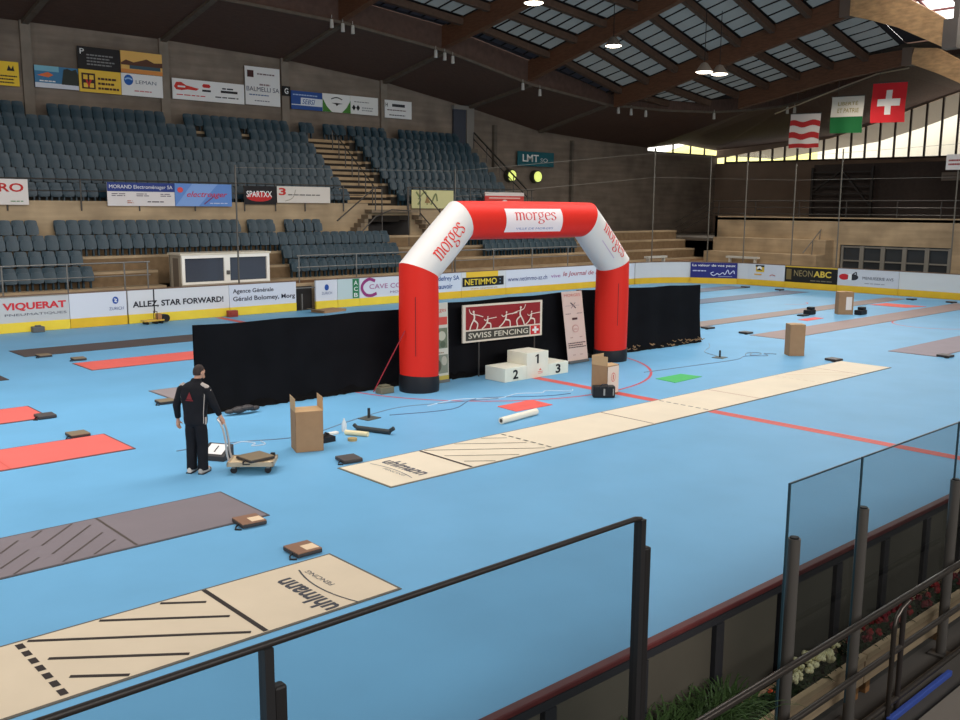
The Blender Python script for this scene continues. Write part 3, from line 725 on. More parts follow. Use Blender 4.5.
rboard('white rink board with the yellow and black NETIMMO plate', 13.0, 16.0, (212,214,216), [('rect',.1,.6,.72,.4,(232,190,60)),('rect',.02,.2,.93,.5,(26,28,34)),('text','NETIMMO',.07,.28,.72,.33,(236,206,70),.012),('text',':',.85,.3,.03,.28,(120,140,160),.02),('text','www.netimmo.ch',.2,.04,.6,.1,(200,160,60))])
rboard('long white rink board reading www.netimmo-az.ch and Journal de Morges', 16.02, 26.4, (212,216,228), [('text','www.netimmo-az.ch',.012,.34,.28,.26,(62,74,130),.006),('text','vive',.32,.4,.07,.2,(160,90,160)),('text','le Journal de Morges',.41,.36,.40,.36,(170,56,76),.006,.2)])
# corner arc
mb = MB(); mk = MB(); mc = MB(); n = 12
for i in range(n):
    t0, t1 = R(90-90*i/n), R(90-90*(i+1)/n)
    for b_, z0, z1, q in ((mb,KH,BT,0),(mk,0,KH,.02),(mc,BT,BT+.04,.01)):
        p = lambda t, r: (26.5+r*math.cos(t), 29.8+r*math.sin(t))
        a, b2, c, d = p(t0,5-q), p(t1,5-q), p(t1,5.1), p(t0,5.1)
        b_.add([(*a,z0),(*b2,z0),(*c,z0),(*d,z0),(*a,z1),(*b2,z1),(*c,z1),(*d,z1)], [(0,1,2,3),(4,5,6,7),(0,1,5,4),(1,2,6,5),(2,3,7,6),(3,0,4,7)])
t = thing('rink_board', 'curved white corner rink board with yellow base', 'rink board', (30,33.3,0), 0, 'advertising boards around the rink')
mb.build('board_panel', paint((206,210,216)), t, off='w'); mk.build('kick_plate', YEL, t, off='w'); mc.build('cap_rail', RAILB, t, off='w')
_p0, _p1 = V((29.86,33.34,.0)), V((31.24,31.02,0)); _r = (_p1-_p0).normalized()
t = thing('rink_board', 'dark blue rink board reading La valeur de vos yeux', 'rink board', tuple(_p0), 0, 'advertising boards around the rink')
sign('board_panel', '', '', _p0+Z*KH, _r, Z, (_p1-_p0).length, BT-KH, (40,44,120), [('text','La valeur de vos yeux',.04,.7,.92,.2,WHITE,.015),('print',.05,.42,.36,.16,1,(190,196,230)),('stroke',[(.5,.4),(.44,.3),(.5,.16),(.58,.3),(.62,.22),(.7,.36),(.74,.24),(.8,.54),(.84,.28),(.92,.5),(.94,.3)],.05,(200,206,236)),('rect',.6,.1,.3,.03,(160,170,210))], depth=.03, parent=t)
MB().prism([(0,0),((_p1-_p0).length,0),((_p1-_p0).length,KH),(0,KH)], _p0-_r.cross(Z)*.03, _r, Z, _r.cross(Z), .05).build('kick_plate', YEL, t, off='w')
rboard('white rink board with a small yellow and black picture', 30.7, 28.1, (208,210,218), [('rect',.04,.5,.46,.4,(216,180,66)),('rect',.04,.82,.46,.12,(50,50,48)),('ell',.38,.74,.06,.14,WHITE),('poly',[(.3,.6),(.38,.74),(.46,.6)],BLACK),('rect',.04,.3,.4,.08,(220,170,80)),('stroke',[(.64,.28),(.7,.36),(.78,.3)],.04,(190,80,70))], right=True)
rboard('black rink board reading NEON ABC in gold letters', 28.08, 24.95, (34,30,26), [('rect',0,.92,1,.08,(206,170,60)),('rect',.03,.15,.1,.66,(120,100,60)),('text','NEON',.18,.38,.36,.38,(150,132,92),.0),('text','ABC',.56,.38,.33,.38,(222,190,80),.025),('print',.5,.12,.45,.14,1,(120,110,90))], right=True)
rboard('grey-white rink board with a red and black lozenge emblem', 24.93, 21.6, (206,208,214), [('ell',.11,.52,.085,.18,(200,44,50)),('ell',.26,.52,.09,.18,(52,52,58)),('poly',[(.18,.7),(.18,.34),(.24,.34),(.24,.7)],WHITE),('stroke',[(.26,.7),(.31,.82),(.32,.66)],.05,(40,40,44)),('text','MENUISERIE AVS',.42,.42,.5,.17,(96,98,110)),('print',.46,.18,.4,.08,1,(150,150,158))], right=True)
rboard('plain white rink board at the right of the lozenge emblem board', 21.58, 5.0, (214,216,216), [], right=True)
# low white and orange things behind the boards
for lab, p, s, c in (('white bench top standing behind the curved corner board', (29.3,35.5,1.12), (1.9,.3,.42), (206,204,196)), ('long white bench top behind the blue eyesight board', (33.6,32.2,1.1), (.3,2.2,.42), (206,204,196))):
    mb = MB().box(p[0]-s[0]/2,p[0]+s[0]/2,p[1]-s[1]/2,p[1]+s[1]/2,p[2]+s[2]-.12,p[2]+s[2])
    for a in (-1,1): 
        if s[0] > s[1]: mb.box(p[0]+a*s[0]*.4-.05,p[0]+a*s[0]*.4+.05,p[1]-.1,p[1]+.1,0,p[2]+s[2]-.12)
        else: mb.box(p[0]-.1,p[0]+.1,p[1]+a*s[1]*.4-.05,p[1]+a*s[1]*.4+.05,0,p[2]+s[2]-.12)
    tag(mb.build('bench', paint(c), off=(p[0],p[1],0)), lab, 'bench')
# gate in the gap
t = thing('rink_gate', 'dark open gate gap with a steel bar beside the Gérald Bolomey board', 'gate', (4.2,34.9,0))
mb = MB().box(3.72,4.66,35.1,35.15,.0,1.0); mb.build('panel', paint((40,36,34)), t, off='w')
mb = MB().bar((3.72,34.85,.95),(4.66,34.85,.95),.05,.05); mb.bar((4.0,34.85,.0),(4.0,34.85,.7),.08,.05); mb.build('bar', STEEL, t, off='w')
# net poles
GP = 'slim grey net poles behind the boards'
for i, (x, y, zt, lab) in enumerate([(1.2,35.05,6.0,'slim grey net pole rising in front of the lower seats between blue and black banners'),(12.8,35.05,6.2,'slim grey net pole behind the red arch beam'),
    (28.3,35.05,7.7,'first slim pole right of the arch, before the curved corner'),(31.9,33.6,7.5,'slim pole at the curved corner beside the gallery corner'),(31.75,31.0,7.2,'slim pole behind the blue eyesight board'),
    (31.75,27.9,6.9,'slim pole at the left end of the NEON ABC board'),(31.75,25.2,7.6,'slim pole behind the NEON ABC board'),(31.75,19.2,6.6,'slim pole at the right edge carrying a small white sign')]):
    p = MB().tube([(x,y,0),(x,y,zt)], .036, 8); p.box(x-.1,x+.1,y-.1,y+.1,0,.04)
    tag(p.build('net_pole', mat('net_pole_grey', (116,110,100), .5, .3) if i > 1 else STEEL_G, off=(x,y,0)), lab, 'pole', GP)
sign('small_sign', 'small white sign on the pole at the right edge', 'sign', (31.6,19.75,6.35),-Yv,Z,1.0,.75,(214,206,200),[('print',.12,.3,.7,.5,2,(150,60,60))])
for lab, pts in (('upper thin wire of the net strung along the poles', [(1.2,35.05,5.9),(12.8,35.05,6.1),(28.3,35.05,7.6),(31.9,33.6,7.45),(31.75,27.9,7.3),(31.75,19.2,7.6),(31.75,8,7.7)]),
                 ('lower thin wire of the net strung along the poles', [(12.8,35.05,4.9),(28.3,35.05,6.2),(31.9,33.6,6.2),(31.75,27.9,6.0),(31.75,19.2,6.0),(31.75,8,6.0)])):
    tag(MB().tube(pts, .008, 5).build('net_wire', mat('wire_grey', (128,122,112), .5), off=pts[0]), lab, 'wire')
# gallery railing, doors, lattice
railing('gallery_railing', 'long steel railing along the edge of the right gallery', [(35.95,39.0,3.5),(36.05,36.0,4.9),(36.05,6,4.9)], [(36.05,y,3.9,4.9) for y in (35.7,33,30,27,24,21.6,18.5,15)], 4, STEEL_D, (.4,.8), r=.035)
railing('stair_handrail', 'short pale handrail stepping down beside the end doors', [(35.9,28.4,3.2),(33.2,28.0,1.9)], [(35.8,28.4,2.6,3.2),(34.6,28.2,1.75,2.55)], 2, STEEL, ())
dw = thing('door_2', '', ''); del dw['label']; del dw['category']; dw['kind'] = 'structure'; dw.location = (36.1,24,0)
MB().box(36.1,36.14,20.9,27.2,0,2.35).build('door_glass', mat('door_dark_glass', (52,56,60), .25, spec=.5), dw, off='w')
for k in range(5):
    ya = 27.1-1.24*k
    mb = MB(); mb.box(35.98,36.08,ya-.12,ya,0,2.3); mb.box(35.98,36.08,ya-1.24,ya-1.12,0,2.3)
    for z in (.1,.75,1.4,2.2): mb.box(36.0,36.06,ya-1.2,ya,z,z+.08)
    mb.build('door_leaf', mat('door_leaf_grey', (128,124,116), .6), dw, off='w')
lt = MB()
for k in range(7): lt.box(43.6,43.7,29.2,33.4,3.95+.48*k,4.05+.48*k)
for y in (29.2,31.3,33.4): lt.box(43.58,43.72,y-.08,y+.08,3.9,7.2)
lt.bar((43.6,31.3,7.0),(43.6,29.2,4.6),.1,.1); lt.bar((43.6,31.3,7.0),(43.6,33.3,5.6),.1,.1)
tag(lt.build('storage_rack', paint((40,36,34)), off=(44,31,3.9)), 'dark metal rack with slanting braces at the back of the right gallery', 'rack')
sign('gallery_sign', 'small grey sign on the dark wall of the right gallery', 'sign', (43.85,24.9,6.2),-Yv,Z,1.1,.5,(112,102,92),[('print',.1,.25,.8,.5,2,(80,72,66))])
# timekeeper booth
bt = thing('timekeeper_booth', 'white timekeeper booth with two dark windows behind the boards', 'booth', (1.15,36.6,1.12))
WB = mat('booth_white', (244,240,230), .5)
mb = MB(); mb.box(-.88,3.08,36.85,36.95,1.12,2.42); mb.box(2.98,3.08,35.9,36.85,1.12,2.42); mb.box(-.88,3.08,35.85,35.95,1.12,1.3); mb.build('wall_panel', mat('booth_panel', (176,166,148), .6), bt, off='w')
mb = MB().box(-.92,3.12,35.8,37.0,2.42,2.5); mb.build('roof', mat('booth_roof', (216,206,186), .6), bt, off='w')
for i, (a, b) in enumerate(((-.86,1.1),(1.1,3.06))):
    fr = MB(); fr.box(a,a+.13,35.82,35.94,1.25,2.42); fr.box(b-.13,b,35.82,35.94,1.25,2.42); fr.box(a+.13,b-.13,35.82,35.94,2.29,2.42); fr.box(a+.13,b-.13,35.82,35.94,1.25,1.34)
    w = fr.build('window_frame', WB, bt, off='w')
    MB().quad((a,35.9,1.3),(b,35.9,1.3),(b,35.9,2.4),(a,35.9,2.4)).build('pane', mat('booth_glass', (70,74,84), .12, spec=.6), w, off='w')
fr = MB(); fr.box(-.88,-.83,35.9,36.1,1.12,2.42); fr.box(-.88,-.83,36.65,36.9,1.12,2.42); fr.box(-.88,-.83,36.1,36.65,2.3,2.42); fr.build('side_panel', mat('booth_panel'  , (176,166,148)), bt, off='w')
MB().box(-.87,-.85,36.1,36.65,1.12,2.3).build('door', mat('booth_door', (120,110,98), .5), bt, off='w')
mb = MB(); mb.box(.2,.95,36.0,36.06,2.17,2.24); mb.box(1.25,1.75,36.0,36.06,2.17,2.24)
mb.build('light_tube', mat('tube_light', (250,246,236), .4, emit=2.0), bt, off='w')
MB().box(1.06,1.2,35.78,35.84,1.6,1.76).build('speaker_vent', paint((90,88,84)), bt, off='w')

# ================================================================== ROOF LAMPS AND FLAGS
LAMPW = mat('lamp_white', (176,172,164), .5, emit=.03)
for i, (x, y, z) in enumerate([(9.1,40,13.16),(9.73,40,13.05),(10.31,40,13.03),(15.57,40,12.47),(16.19,40,12.39),(16.75,40,12.29),(22.05,40,11.36),(23.45,40,11.14),(29.9,39.4,10.55),(30.9,39.2,10.5),(32.0,38.9,10.45),(36.3,36.7,10.45),(40,33.6,10.85),(40,33.1,10.85)]):
    t = MB().lathe([(.07,.2),(.08,.17),(.10,-.18),(.09,-.2)], (x,y-.15,z-.1), 10); t.tube([(x,y-.15,z+.15),(x,y-.15,z+.3)],.015,5)
    where = ['first group from the left','first group from the left','first group from the left','second group','second group','second group','pair','pair','third group','third group','third group','single','last pair','last pair'][i]
    pos = ['left','middle','right','left','middle','right','left','right','left','middle','right','lone','left','right'][i]
    tag(t.build('roof_edge_lamp', LAMPW, off=(x,y-.15,z), smooth=True), 'white tube lamp on the roof edge, %s one of the %s' % (pos, where), 'lamp', 'white tube lamps along the roof edge')
for i, (x, y, z, lab) in enumerate([(12.6,29.7,13.0,'lit round ceiling lamp at the top edge, farthest from the others'),(20.99,32.3,12.5,'lit round ceiling lamp by itself under the middle beam'),(22.9,28.1,11.0,'left one of the pair of lit round ceiling lamps'),(24.05,28.0,11.0,'right one of the pair of lit round ceiling lamps')]):
    t = thing('ceiling_lamp', lab, 'lamp', (x,y,z), 0, 'lit high-bay lamps under the roof')
    MB().lathe([(.06,.45),(.16,.4),(.42,.03),(.44,0),(.40,.01)], (0,0,0), 16).build('lamp_shade', mat('lamp_shade_grey', (120,110,100), .5, .3), t, smooth=True)
    ml = mat('lamp_glow', (255,238,214), .4, emit=9.0)
    MB().lathe([(.02,-.06),(.3,-.05),(.41,0),(.3,.02)], (0,0,0), 16).build('lens', ml, t)
    MB().tube([(0,0,.4),(0,0,.4+ (14.4-z if i < 2 else 2.6))], .02, 5).build('suspension_cord', BARD, t)
GF = 'flags hanging below the right end of the roof'
def flag(label, ytop, zt, w, h, bg, fields, ripple=.05):
    """cloth hanging in the plane x=36, left edge at y=ytop as seen from the ice"""
    t = thing('flag', label, 'flag', (36,ytop-w/2,zt), 0, GF)
    nx, nz = 16, 16
    def P(a, b, g=0.0): return (36 - g + ripple*math.sin(a*9)*(1.2-b)*.8, ytop - a*w + .03*math.sin(b*5), zt - (1-b)*h - .06*a)
    def patch(x0, x1, y0, y1, m, name, g, fn=None):
        mb = MB(); vs = []; n = 12
        for j in range(n+1):
            for i in range(n+1):
                a = x0+(x1-x0)*i/n; b = y0+(y1-y0)*j/n
                if fn: b += fn(a)
                vs.append(P(a, b, g))
        mb.add(vs, [(j*(n+1)+i, j*(n+1)+i+1, (j+1)*(n+1)+i+1, (j+1)*(n+1)+i) for j in range(n) for i in range(n)])
        return mb.build(name, m, t, off='w', smooth=True)
    patch(0,1,0,1,mat('flag_%02x%02x%02x' % bg, bg, .8),'cloth',0)
    for f_ in fields:
        if f_[0] == 'patch': patch(*f_[1:5], mat('flag_%02x%02x%02x' % f_[5], f_[5], .8), 'coloured_field', .012, f_[6] if len(f_) > 6 else None)
        else:
            vs, fs = text2d(f_[1], .01); vs = fit(vs, *f_[2:6]); MB().add([P(a,b,.02) for a,b in vs], fs).build('lettering', mat('flag_text', (150,132,70), .7), t, off='w')
    MB().tube([(36,ytop+.05,zt+.03),(36,ytop-w-.05,zt-.03)], .03, 6).build('pole', STEEL_D, t, off='w')
    MB().tube([(36,ytop-w*.2,zt),(36.0,ytop-w*.2,zt+2.2)], .012, 5).build('cord', STEEL_D, t, off='w')
wave = lambda a: .035*math.sin(a*2*PI*1.5+.6)
flag('red and white flag with three wavy stripes, leftmost of the three flags', 30.9, 10.05, 1.95, 2.0, (218,206,196), [('patch',0,1,.64,.8,(178,44,44),wave),('patch',0,1,.28,.45,(178,44,44),wave),('patch',0,1,.0,.12,(178,44,44),lambda a: .02*abs(math.sin(a*5)))])
flag('white over green flag with gold lettering, middle of the three flags', 28.3, 10.85, 1.95, 2.05, (212,204,188), [('patch',0,1,0,.45,(24,96,48)),('text','LIBERTÉ',.2,.76,.62,.12),('text','ET PATRIE',.2,.56,.66,.12)])
flag('red flag with a white cross, rightmost of the three flags', 25.9, 11.4, 1.95, 2.15, (206,38,44), [('patch',.42,.6,.2,.82,(232,224,214)),('patch',.18,.84,.42,.6,(232,224,214))])
pts = [(36.4,32.2,10.2),(36.3,30,10.8),(36.2,27.5,11.5),(36.2,25.8,11.95),(36.2,24,12.1)]
tag(MB().tube(pts, .04, 6).build('cable', mat('cable_pale', (168,150,124), .6), off=pts[0]), 'pale thick cable curving above the three flags', 'cable')

# ================================================================== INFLATABLE ARCH
ARED = mat('arch_red', (216,42,30), .5, spec=.18); AWHT = mat('arch_white', (216,211,206), .45, spec=.35); ABLK = mat('arch_black', (24,24,28), .5)
CX, CYa, RA = .2, 17.6, .468
J = [V((-3.36,CYa,0)), V((-3.36,CYa,2.88)), V((-2.08,CYa,4.06)), V((2.48,CYa,4.06)), V((3.76,CYa,2.82)), V((3.76,CYa,0))]
arch = thing('inflatable_arch', 'big red and white inflatable arch standing over the podium', 'inflatable arch', (CX,CYa,0))
def frame_of(i):
    d = (J[i+1]-J[i]).normalized(); return d, V((0,-1,0)), d.cross(V((0,-1,0)))
def seg_pt(i, s, ang, rr=RA):
    d, a, b = frame_of(i); off = (a*math.cos(ang)+b*math.sin(ang))*rr
    # clip the ruling at the mitre planes of both joints
    def lim(j, base):
        if j in (0, 5): return 0.0
        d0 = (J[j]-J[j-1]).normalized(); d1 = (J[j+1]-J[j]).normalized(); nn = (d0+d1).normalized()
        return -(off.dot(nn))/(d.dot(nn))
    L = (J[i+1]-J[i]).length; s0 = lim(i, 0); s1 = L + lim(i+1, L)
    return J[i] + d*(s0+(s1-s0)*s) + off
def arch_seg(i, m, name, s0=0.0, s1=1.0, rr=RA, n=40, parent=arch):
    mb = MB(); vs = []; k = 10
    for j in range(k+1):
        s = s0+(s1-s0)*j/k; bul = rr + .012*math.sin(PI*j/k)
        for q in range(n): vs.append(seg_pt(i, s, 2*PI*q/n, bul))
    fs = [(j*n+q, j*n+(q+1)%n, (j+1)*n+(q+1)%n, (j+1)*n+q) for j in range(k) for q in range(n)]
    if i in (0,4): fs += [tuple(range(n)), tuple(k*n+q for q in range(n))]
    mb.add(vs, fs); return mb.build(name, m, parent, off='w', smooth=True)
legL = arch_seg(0, ARED, 'leg', .135, 1); legR = arch_seg(4, ARED, 'leg', 0, .875)
fL = arch_seg(0, ABLK, 'foot', 0, .135, .48); fR = arch_seg(4, ABLK, 'foot', .875, 1, .48)
dL = arch_seg(1, AWHT, 'shoulder'); dR = arch_seg(3, AWHT, 'shoulder'); beam = arch_seg(2, ARED, 'crossbeam')
def on_seg(i, ang0, along0, parent, els, w, h, flip=False):
    d, a, b = frame_of(i)
    def mapf(u, v, g):
        s = along0+u; ang = ang0 + (v-h/2)/RA
        return J[i] + d*s + (a*math.cos(ang)+b*math.sin(ang))*(RA+.006+g)
    decorate(parent, V((0,0,0)), X, Z, -Yv, w, h, els, .004, mapf)
# angle 0 faces the hall side; b-direction: choose so that positive angle is upward on the crossbeam
sgn = 1 if frame_of(2)[2].z > 0 else -1
def decal(i, ang, along, parent, els, w, h):
    d, a, b = frame_of(i)
    def mapf(u, v, g):
        an = ang + sgn*(v-h/2)/RA
        return J[i] + d*(along+u) + (a*math.cos(an)+b*math.sin(an))*(RA+.016+g)
    decorate(parent, V((0,0,0)), X, Z, -Yv, w, h, els, .002, mapf)
LBW = 2.05
decal(2, 0, 1.13, beam, [('rect',0,0,1,1,(236,222,222),14)], LBW, .6)
decal(2, 0, 1.13, beam, [('serif','morges',.14,.36,.74,.48,(206,50,50)),('text','VILLE DE MORGES',.18,.13,.66,.085,(90,110,170))], LBW, .62)
decal(1, sgn*R(8), .34, dL, [('serif','morges',0,0,1,1,(216,52,44))], 1.1, .42)
decal(3, sgn*R(4), .35, dR, [('serif','morges',0,.2,1,.8,(214,60,56)),('rect',.2,.02,.6,.05,(190,170,190))], 1.2, .52)
for i, p, s0, s1, ang in ((0,legL,.9,2.3,R(48)),(4,legR,.55,1.75,R(28))):
    d, a, b = frame_of(i); bb = b if b.x < 0 else -b
    mb = MB(); vs = []
    for k in range(9):
        s = s0+(s1-s0)*k/8
        for e in (-.018,.018): vs.append(J[i]+d*s+(a*math.cos(ang+e)+bb*math.sin(ang+e))*(RA+.016))
    mb.add(vs, [(2*k,2*k+1,2*k+3,2*k+2) for k in range(8)]); mb.build('zip', mat('zip_dark', (110,24,26), .6), p, off='w')
d, a, b = frame_of(0)
MB().tube([(-3.86,17.5,1.5),(-4.5,17.9,.05)], .014, 5).build('guy_rope', mat('rope_red', (150,40,50), .7), arch, off='w')

# ================================================================== BLACK FABRIC SCREENS
FAB = mat('black_fabric', (15,15,18), .8, noise=.25, scale=1.5, spec=.1)
FABH = mat('black_film', (9,9,10), .7, noise=.3, scale=3, spec=.06)
def screen(label, x0, x1, y0, y1, z0, z1, seed):
    t = thing('fabric_screen', label, 'screen', ((x0+x1)/2,(y0+y1)/2,0), 0, 'black fabric screens behind the arch')
    n = max(8, int(abs(x1-x0)*6)); rr = random.Random(seed); vs = []
    for k in range(7):
        b = k/6
        for i in range(n+1):
            a = i/n; x = x0+(x1-x0)*a; y = y0+(y1-y0)*a + .035*math.sin(a*n*.9)*(1-b*.6) - .10*(1-b)**3
            vs.append((x, y, (z0+(z1-z0)*a)*b - (.025*abs(math.sin(a*n*.25)) if k == 6 else 0)))
    m1 = len(vs); vs += [(p[0],p[1]+.05,p[2]) for p in vs]
    fs = []
    for k in range(6):
        for i in range(n):
            p = k*(n+1)+i; fs += [(p,p+1,p+n+2,p+n+1), (m1+p,m1+p+n+1,m1+p+n+2,m1+p+1)]
    for i in range(n): fs += [(6*(n+1)+i,6*(n+1)+i+1,m1+6*(n+1)+i+1,m1+6*(n+1)+i)]
    MB().add(vs, fs).build('cloth', FAB, t, off='w', smooth=True)
    # crumpled foot of the cloth lying on the ice
    mb = MB(); vs = []; m = 5; N = int(abs(x1-x0)*9)
    for i in range(N+1):
        a = i/N; x = x0+(x1-x0)*a; y = y0+(y1-y0)*a
        wdt = .10+.10*rr.random(); hh = .08+.10*rr.random()
        for k in range(m+1):
            q = k/m; vs.append((x+rr.uniform(-.03,.03), y-.05-wdt*q, max(.006, hh*(1-q)**1.3 + rr.uniform(-.03,.04)*(1-q))))
    fs = [(i*(m+1)+k, i*(m+1)+k+1, (i+1)*(m+1)+k+1, (i+1)*(m+1)+k) for i in range(N) for k in range(m)]
    mb.add(vs, fs).build('hem', FABH, t, off='w', smooth=True)
    mb = MB()
    for a in (.03,.33,.66,.97):
        x = x0+(x1-x0)*a; y = y0+(y1-y0)*a+.1; zt = z0+(z1-z0)*a-.05
        mb.tube([(x,y,0),(x,y,zt)], .025, 6)
    mb.build('support_pole', STEEL_D, t, off='w')
    return t
screen('long black fabric screen left of the arch behind the man', -8.62, -2.45, 18.58, 18.5, 1.9, 1.9, 1)
screen('black fabric screen behind the podium carrying the fencing sign', -1.86, 3.0, 18.35, 18.25, 1.97, 2.02, 2)
screen('black fabric screen right of the arch', 3.2, 9.0, 18.42, 18.2, 2.02, 1.92, 3)
# brown and pale scraps at the foot of the screens
mb = MB()
for q, (dx, dy, dz, l) in enumerate(((0,0,.10,.30),(.16,-.05,.13,.26),(.34,-.02,.09,.22),(-.2,.02,.08,.2))): mb.sphere((-7.95+dx,17.98+dy,dz), l*.5, 12, 7, (1.25,.75,.5))
tag(mb.build('cloth_bundle', paint((58,54,54)), off=(-7.9,17.98,0), smooth=True), 'grey crumpled cloth bundle at the foot of the screen behind the man', 'bundle')
mb = MB().box(-4.4,-4.02,17.72,17.98,0,.16); mb.box(-4.34,-4.1,17.76,17.94,.16,.2)
tag(mb.build('gear_box', paint((112,108,88)), off=(-4.2,17.85,0), bevel=.02), 'small drab tan box at the foot of the left screen near the arch', 'box')
rr = random.Random(5)
lm = MB()
for k in range(26):
    x = 4.6+rr.random()*4.2; y = 17.86+.1*rr.random(); z = .12+.14*rr.random()
    lm.tube([(x,y,z),(x+rr.uniform(.03,.1),y-.03,z-.05),(x+rr.uniform(.06,.16),y-.05,z-.02)], .013, 5)
o = lm.build('rope_loops', paint((140,108,74)), off=(6.5,17.9,0)); tag(o, 'brown tie cords along the foot of the right black screen', 'cords', kind='stuff')

# SWISS FENCING sign
MAR = (148,34,38)
def fencer(cx, s=1.0, flip=1, lunge=False):
    P = lambda a, b: (cx+flip*a*s, .34+b*s)
    c = (232,214,200); E = []
    E.append(('ell', cx+flip*.0*s, .34+.50*s, .012*s, .035*s, c))
    if lunge:
        E += [('stroke',[P(.0,.45),P(-.01,.3),P(-.02,.24)],.05,c), ('stroke',[P(-.02,.25),P(.05,.2),P(.06,.0)],.04,c), ('stroke',[P(-.02,.25),P(-.06,.12),P(-.12,.0)],.036,c), ('stroke',[P(.0,.42),P(.08,.44),P(.17,.46)],.022,c), ('stroke',[P(.0,.42),P(-.05,.36),P(-.08,.42)],.024,c)]
    else:
        E += [('stroke',[P(.0,.46),P(.01,.34),P(.0,.26)],.05,c), ('stroke',[P(.0,.27),P(.05,.16),P(.04,.0)],.04,c), ('stroke',[P(.0,.27),P(-.03,.14),P(-.05,.0)],.04,c), ('stroke',[P(.0,.42),P(.05,.4),P(.12,.34)],.022,c), ('stroke',[P(.0,.42),P(-.04,.47),P(-.06,.58)],.024,c)]
    return E
els = [('rect',.03,.34,.94,.61,MAR),('rect',.03,.05,.80,.25,(66,62,54)),('rect',.845,.05,.125,.25,(206,44,48)),('rect',.893,.08,.028,.19,WHITE),('rect',.866,.145,.083,.06,WHITE),
       ('text','SWISS FENCING',.06,.105,.75,.145,(214,206,188),.012)]
els += fencer(.12,.95) + fencer(.29,.62,1,True) + fencer(.52,.8,1,True) + fencer(.70,1.0,-1) + fencer(.84,.72,1,True)
ss = thing('fencing_sign', 'framed dark red sign reading SWISS FENCING with white fencer figures', 'sign', (0,18.1,0))
o = V((-1.62,17.98,.94)); rvec = V((2.88,-.06,-.02)); 
sign('sign_panel', '', '', o, rvec, Z, 2.83, .97, (226,214,196), els, depth=.05, parent=ss, gap=.006)
MB().tube([(-1.0,18.06,0),(-1.0,18.06,1.0)],.02,6).build('post', STEEL_D, ss, off='w'); MB().tube([(1.0,18.0,0),(1.0,18.0,1.0)],.02,6).build('post', STEEL_D, ss, off='w')
# roll-up banners
def rollup(label, o, r, u, w, h, bg, els):
    o, r, u = V(o), V(r).normalized(), V(u).normalized(); n = r.cross(u).normalized()
    t = thing('roll_up_banner', label, 'banner', tuple(o))
    sign('banner_sheet', '', '', o, r, u, w, h, bg, els, depth=.012, parent=t, gap=.004)
    MB().bar(o-n*.02, o+r*w-n*.02, .14, .07).build('base', STEEL, t, off='w')
    MB().tube([o+r*w*.5-n*.1, o+r*w*.5+u*h-n*.05], .012, 5).build('support_pole', STEEL_D, t, off='w')
rollup('pale roll-up banner with a crossed-foils emblem leaning right of the podium', (2.24,17.85,.05), (.86,.0,0), (-.20,.13,1.96), .84, 2.02, (226,198,184),
   [('text','MORGES',.1,.925,.8,.04,(206,110,100)),('stroke',[(.38,.84),(.62,.76)],.035,(60,50,70)),('stroke',[(.62,.84),(.38,.76)],.02,(150,120,120)),('print',.1,.795,.8,.012,1,(170,150,150)),('print',.08,.68,.3,.02,1,(130,100,100)),('print',.64,.68,.28,.02,1,(130,100,100)),('rect',.38,.595,.26,.03,(80,50,50)),
    ('ell',.5,.47,.16,.055,(206,150,140)),('ell',.5,.47,.13,.043,(226,198,184)),('print',.4,.45,.2,.03,2,(200,130,120)),('print',.2,.34,.15,.03,1,(190,150,140)),('print',.66,.34,.15,.03,1,(190,150,140)),('print',.06,.2,.88,.09,3,(90,70,70)),('print',.25,.09,.15,.03,1,(190,150,140)),('print',.6,.09,.15,.03,1,(190,150,140))])
rollup('narrow roll-up banner with red print over faded green pictures beside the arch leg', (-2.70,18.0,.04), (.6,-.0,0), (0,.05,2.0), .62, 1.98, (206,204,190),
   [('text','morges',.1,.87,.8,.05,(200,70,60)),('rect',.1,.72,.85,.1,(206,80,70)),('rect',.05,.42,.9,.26,(112,122,100)),('ell',.3,.52,.16,.08,(150,80,70)),('ell',.65,.58,.2,.06,(190,190,170)),('ell',.7,.47,.14,.04,(84,96,76)),('rect',.05,.1,.9,.24,(130,136,120)),('ell',.4,.2,.2,.08,(90,84,70)),('ell',.75,.26,.15,.06,(180,176,160)),('rect',.02,.0,.96,.07,(190,170,80)),('print',.1,.36,.8,.03,1,(150,130,110))])
# podium
pod = thing('podium', 'white three-step winners podium with black numbers under the arch', 'podium', (.1,17.3,0))
PW = mat('podium_white', (232,230,212), .55, noise=.04, scale=3)
for (x0, x1, h, y0, y1, num) in ((-1.12,-.34,.36,16.94,17.68,'2'),(-.34,.46,.68,16.94,17.68,'1'),(.46,1.24,.32,16.94,17.68,'3')):
    b = MB().box(x0,x1,y0,y1,0,h).build('step', PW, pod, off='w', bevel=.01)
    z0 = h-.32 if num != '3' else .02
    if num == '1': z0 = .36
    decorate(b, V((x0,y0,z0)), X, Z, -Yv, x1-x0, .3, [('text',num,.36,.06,.24,.8,(20,20,22),.03)] if num != '1' else [('poly',[(.46,.06),(.54,.06),(.54,.86),(.47,.86),(.38,.74),(.38,.64),(.46,.7)],(20,20,22))] , .004)
    if num == '1': decorate(b, V((x0,y0,0)), X, Z, -Yv, x1-x0, .34, [('poly',[(.55,.55),(.68,.55),(.615,.72)],(222,110,96)),('rect',.5,.42,.24,.05,(222,120,106)),('rect',.52,.3,.2,.05,(224,140,126))], .004)

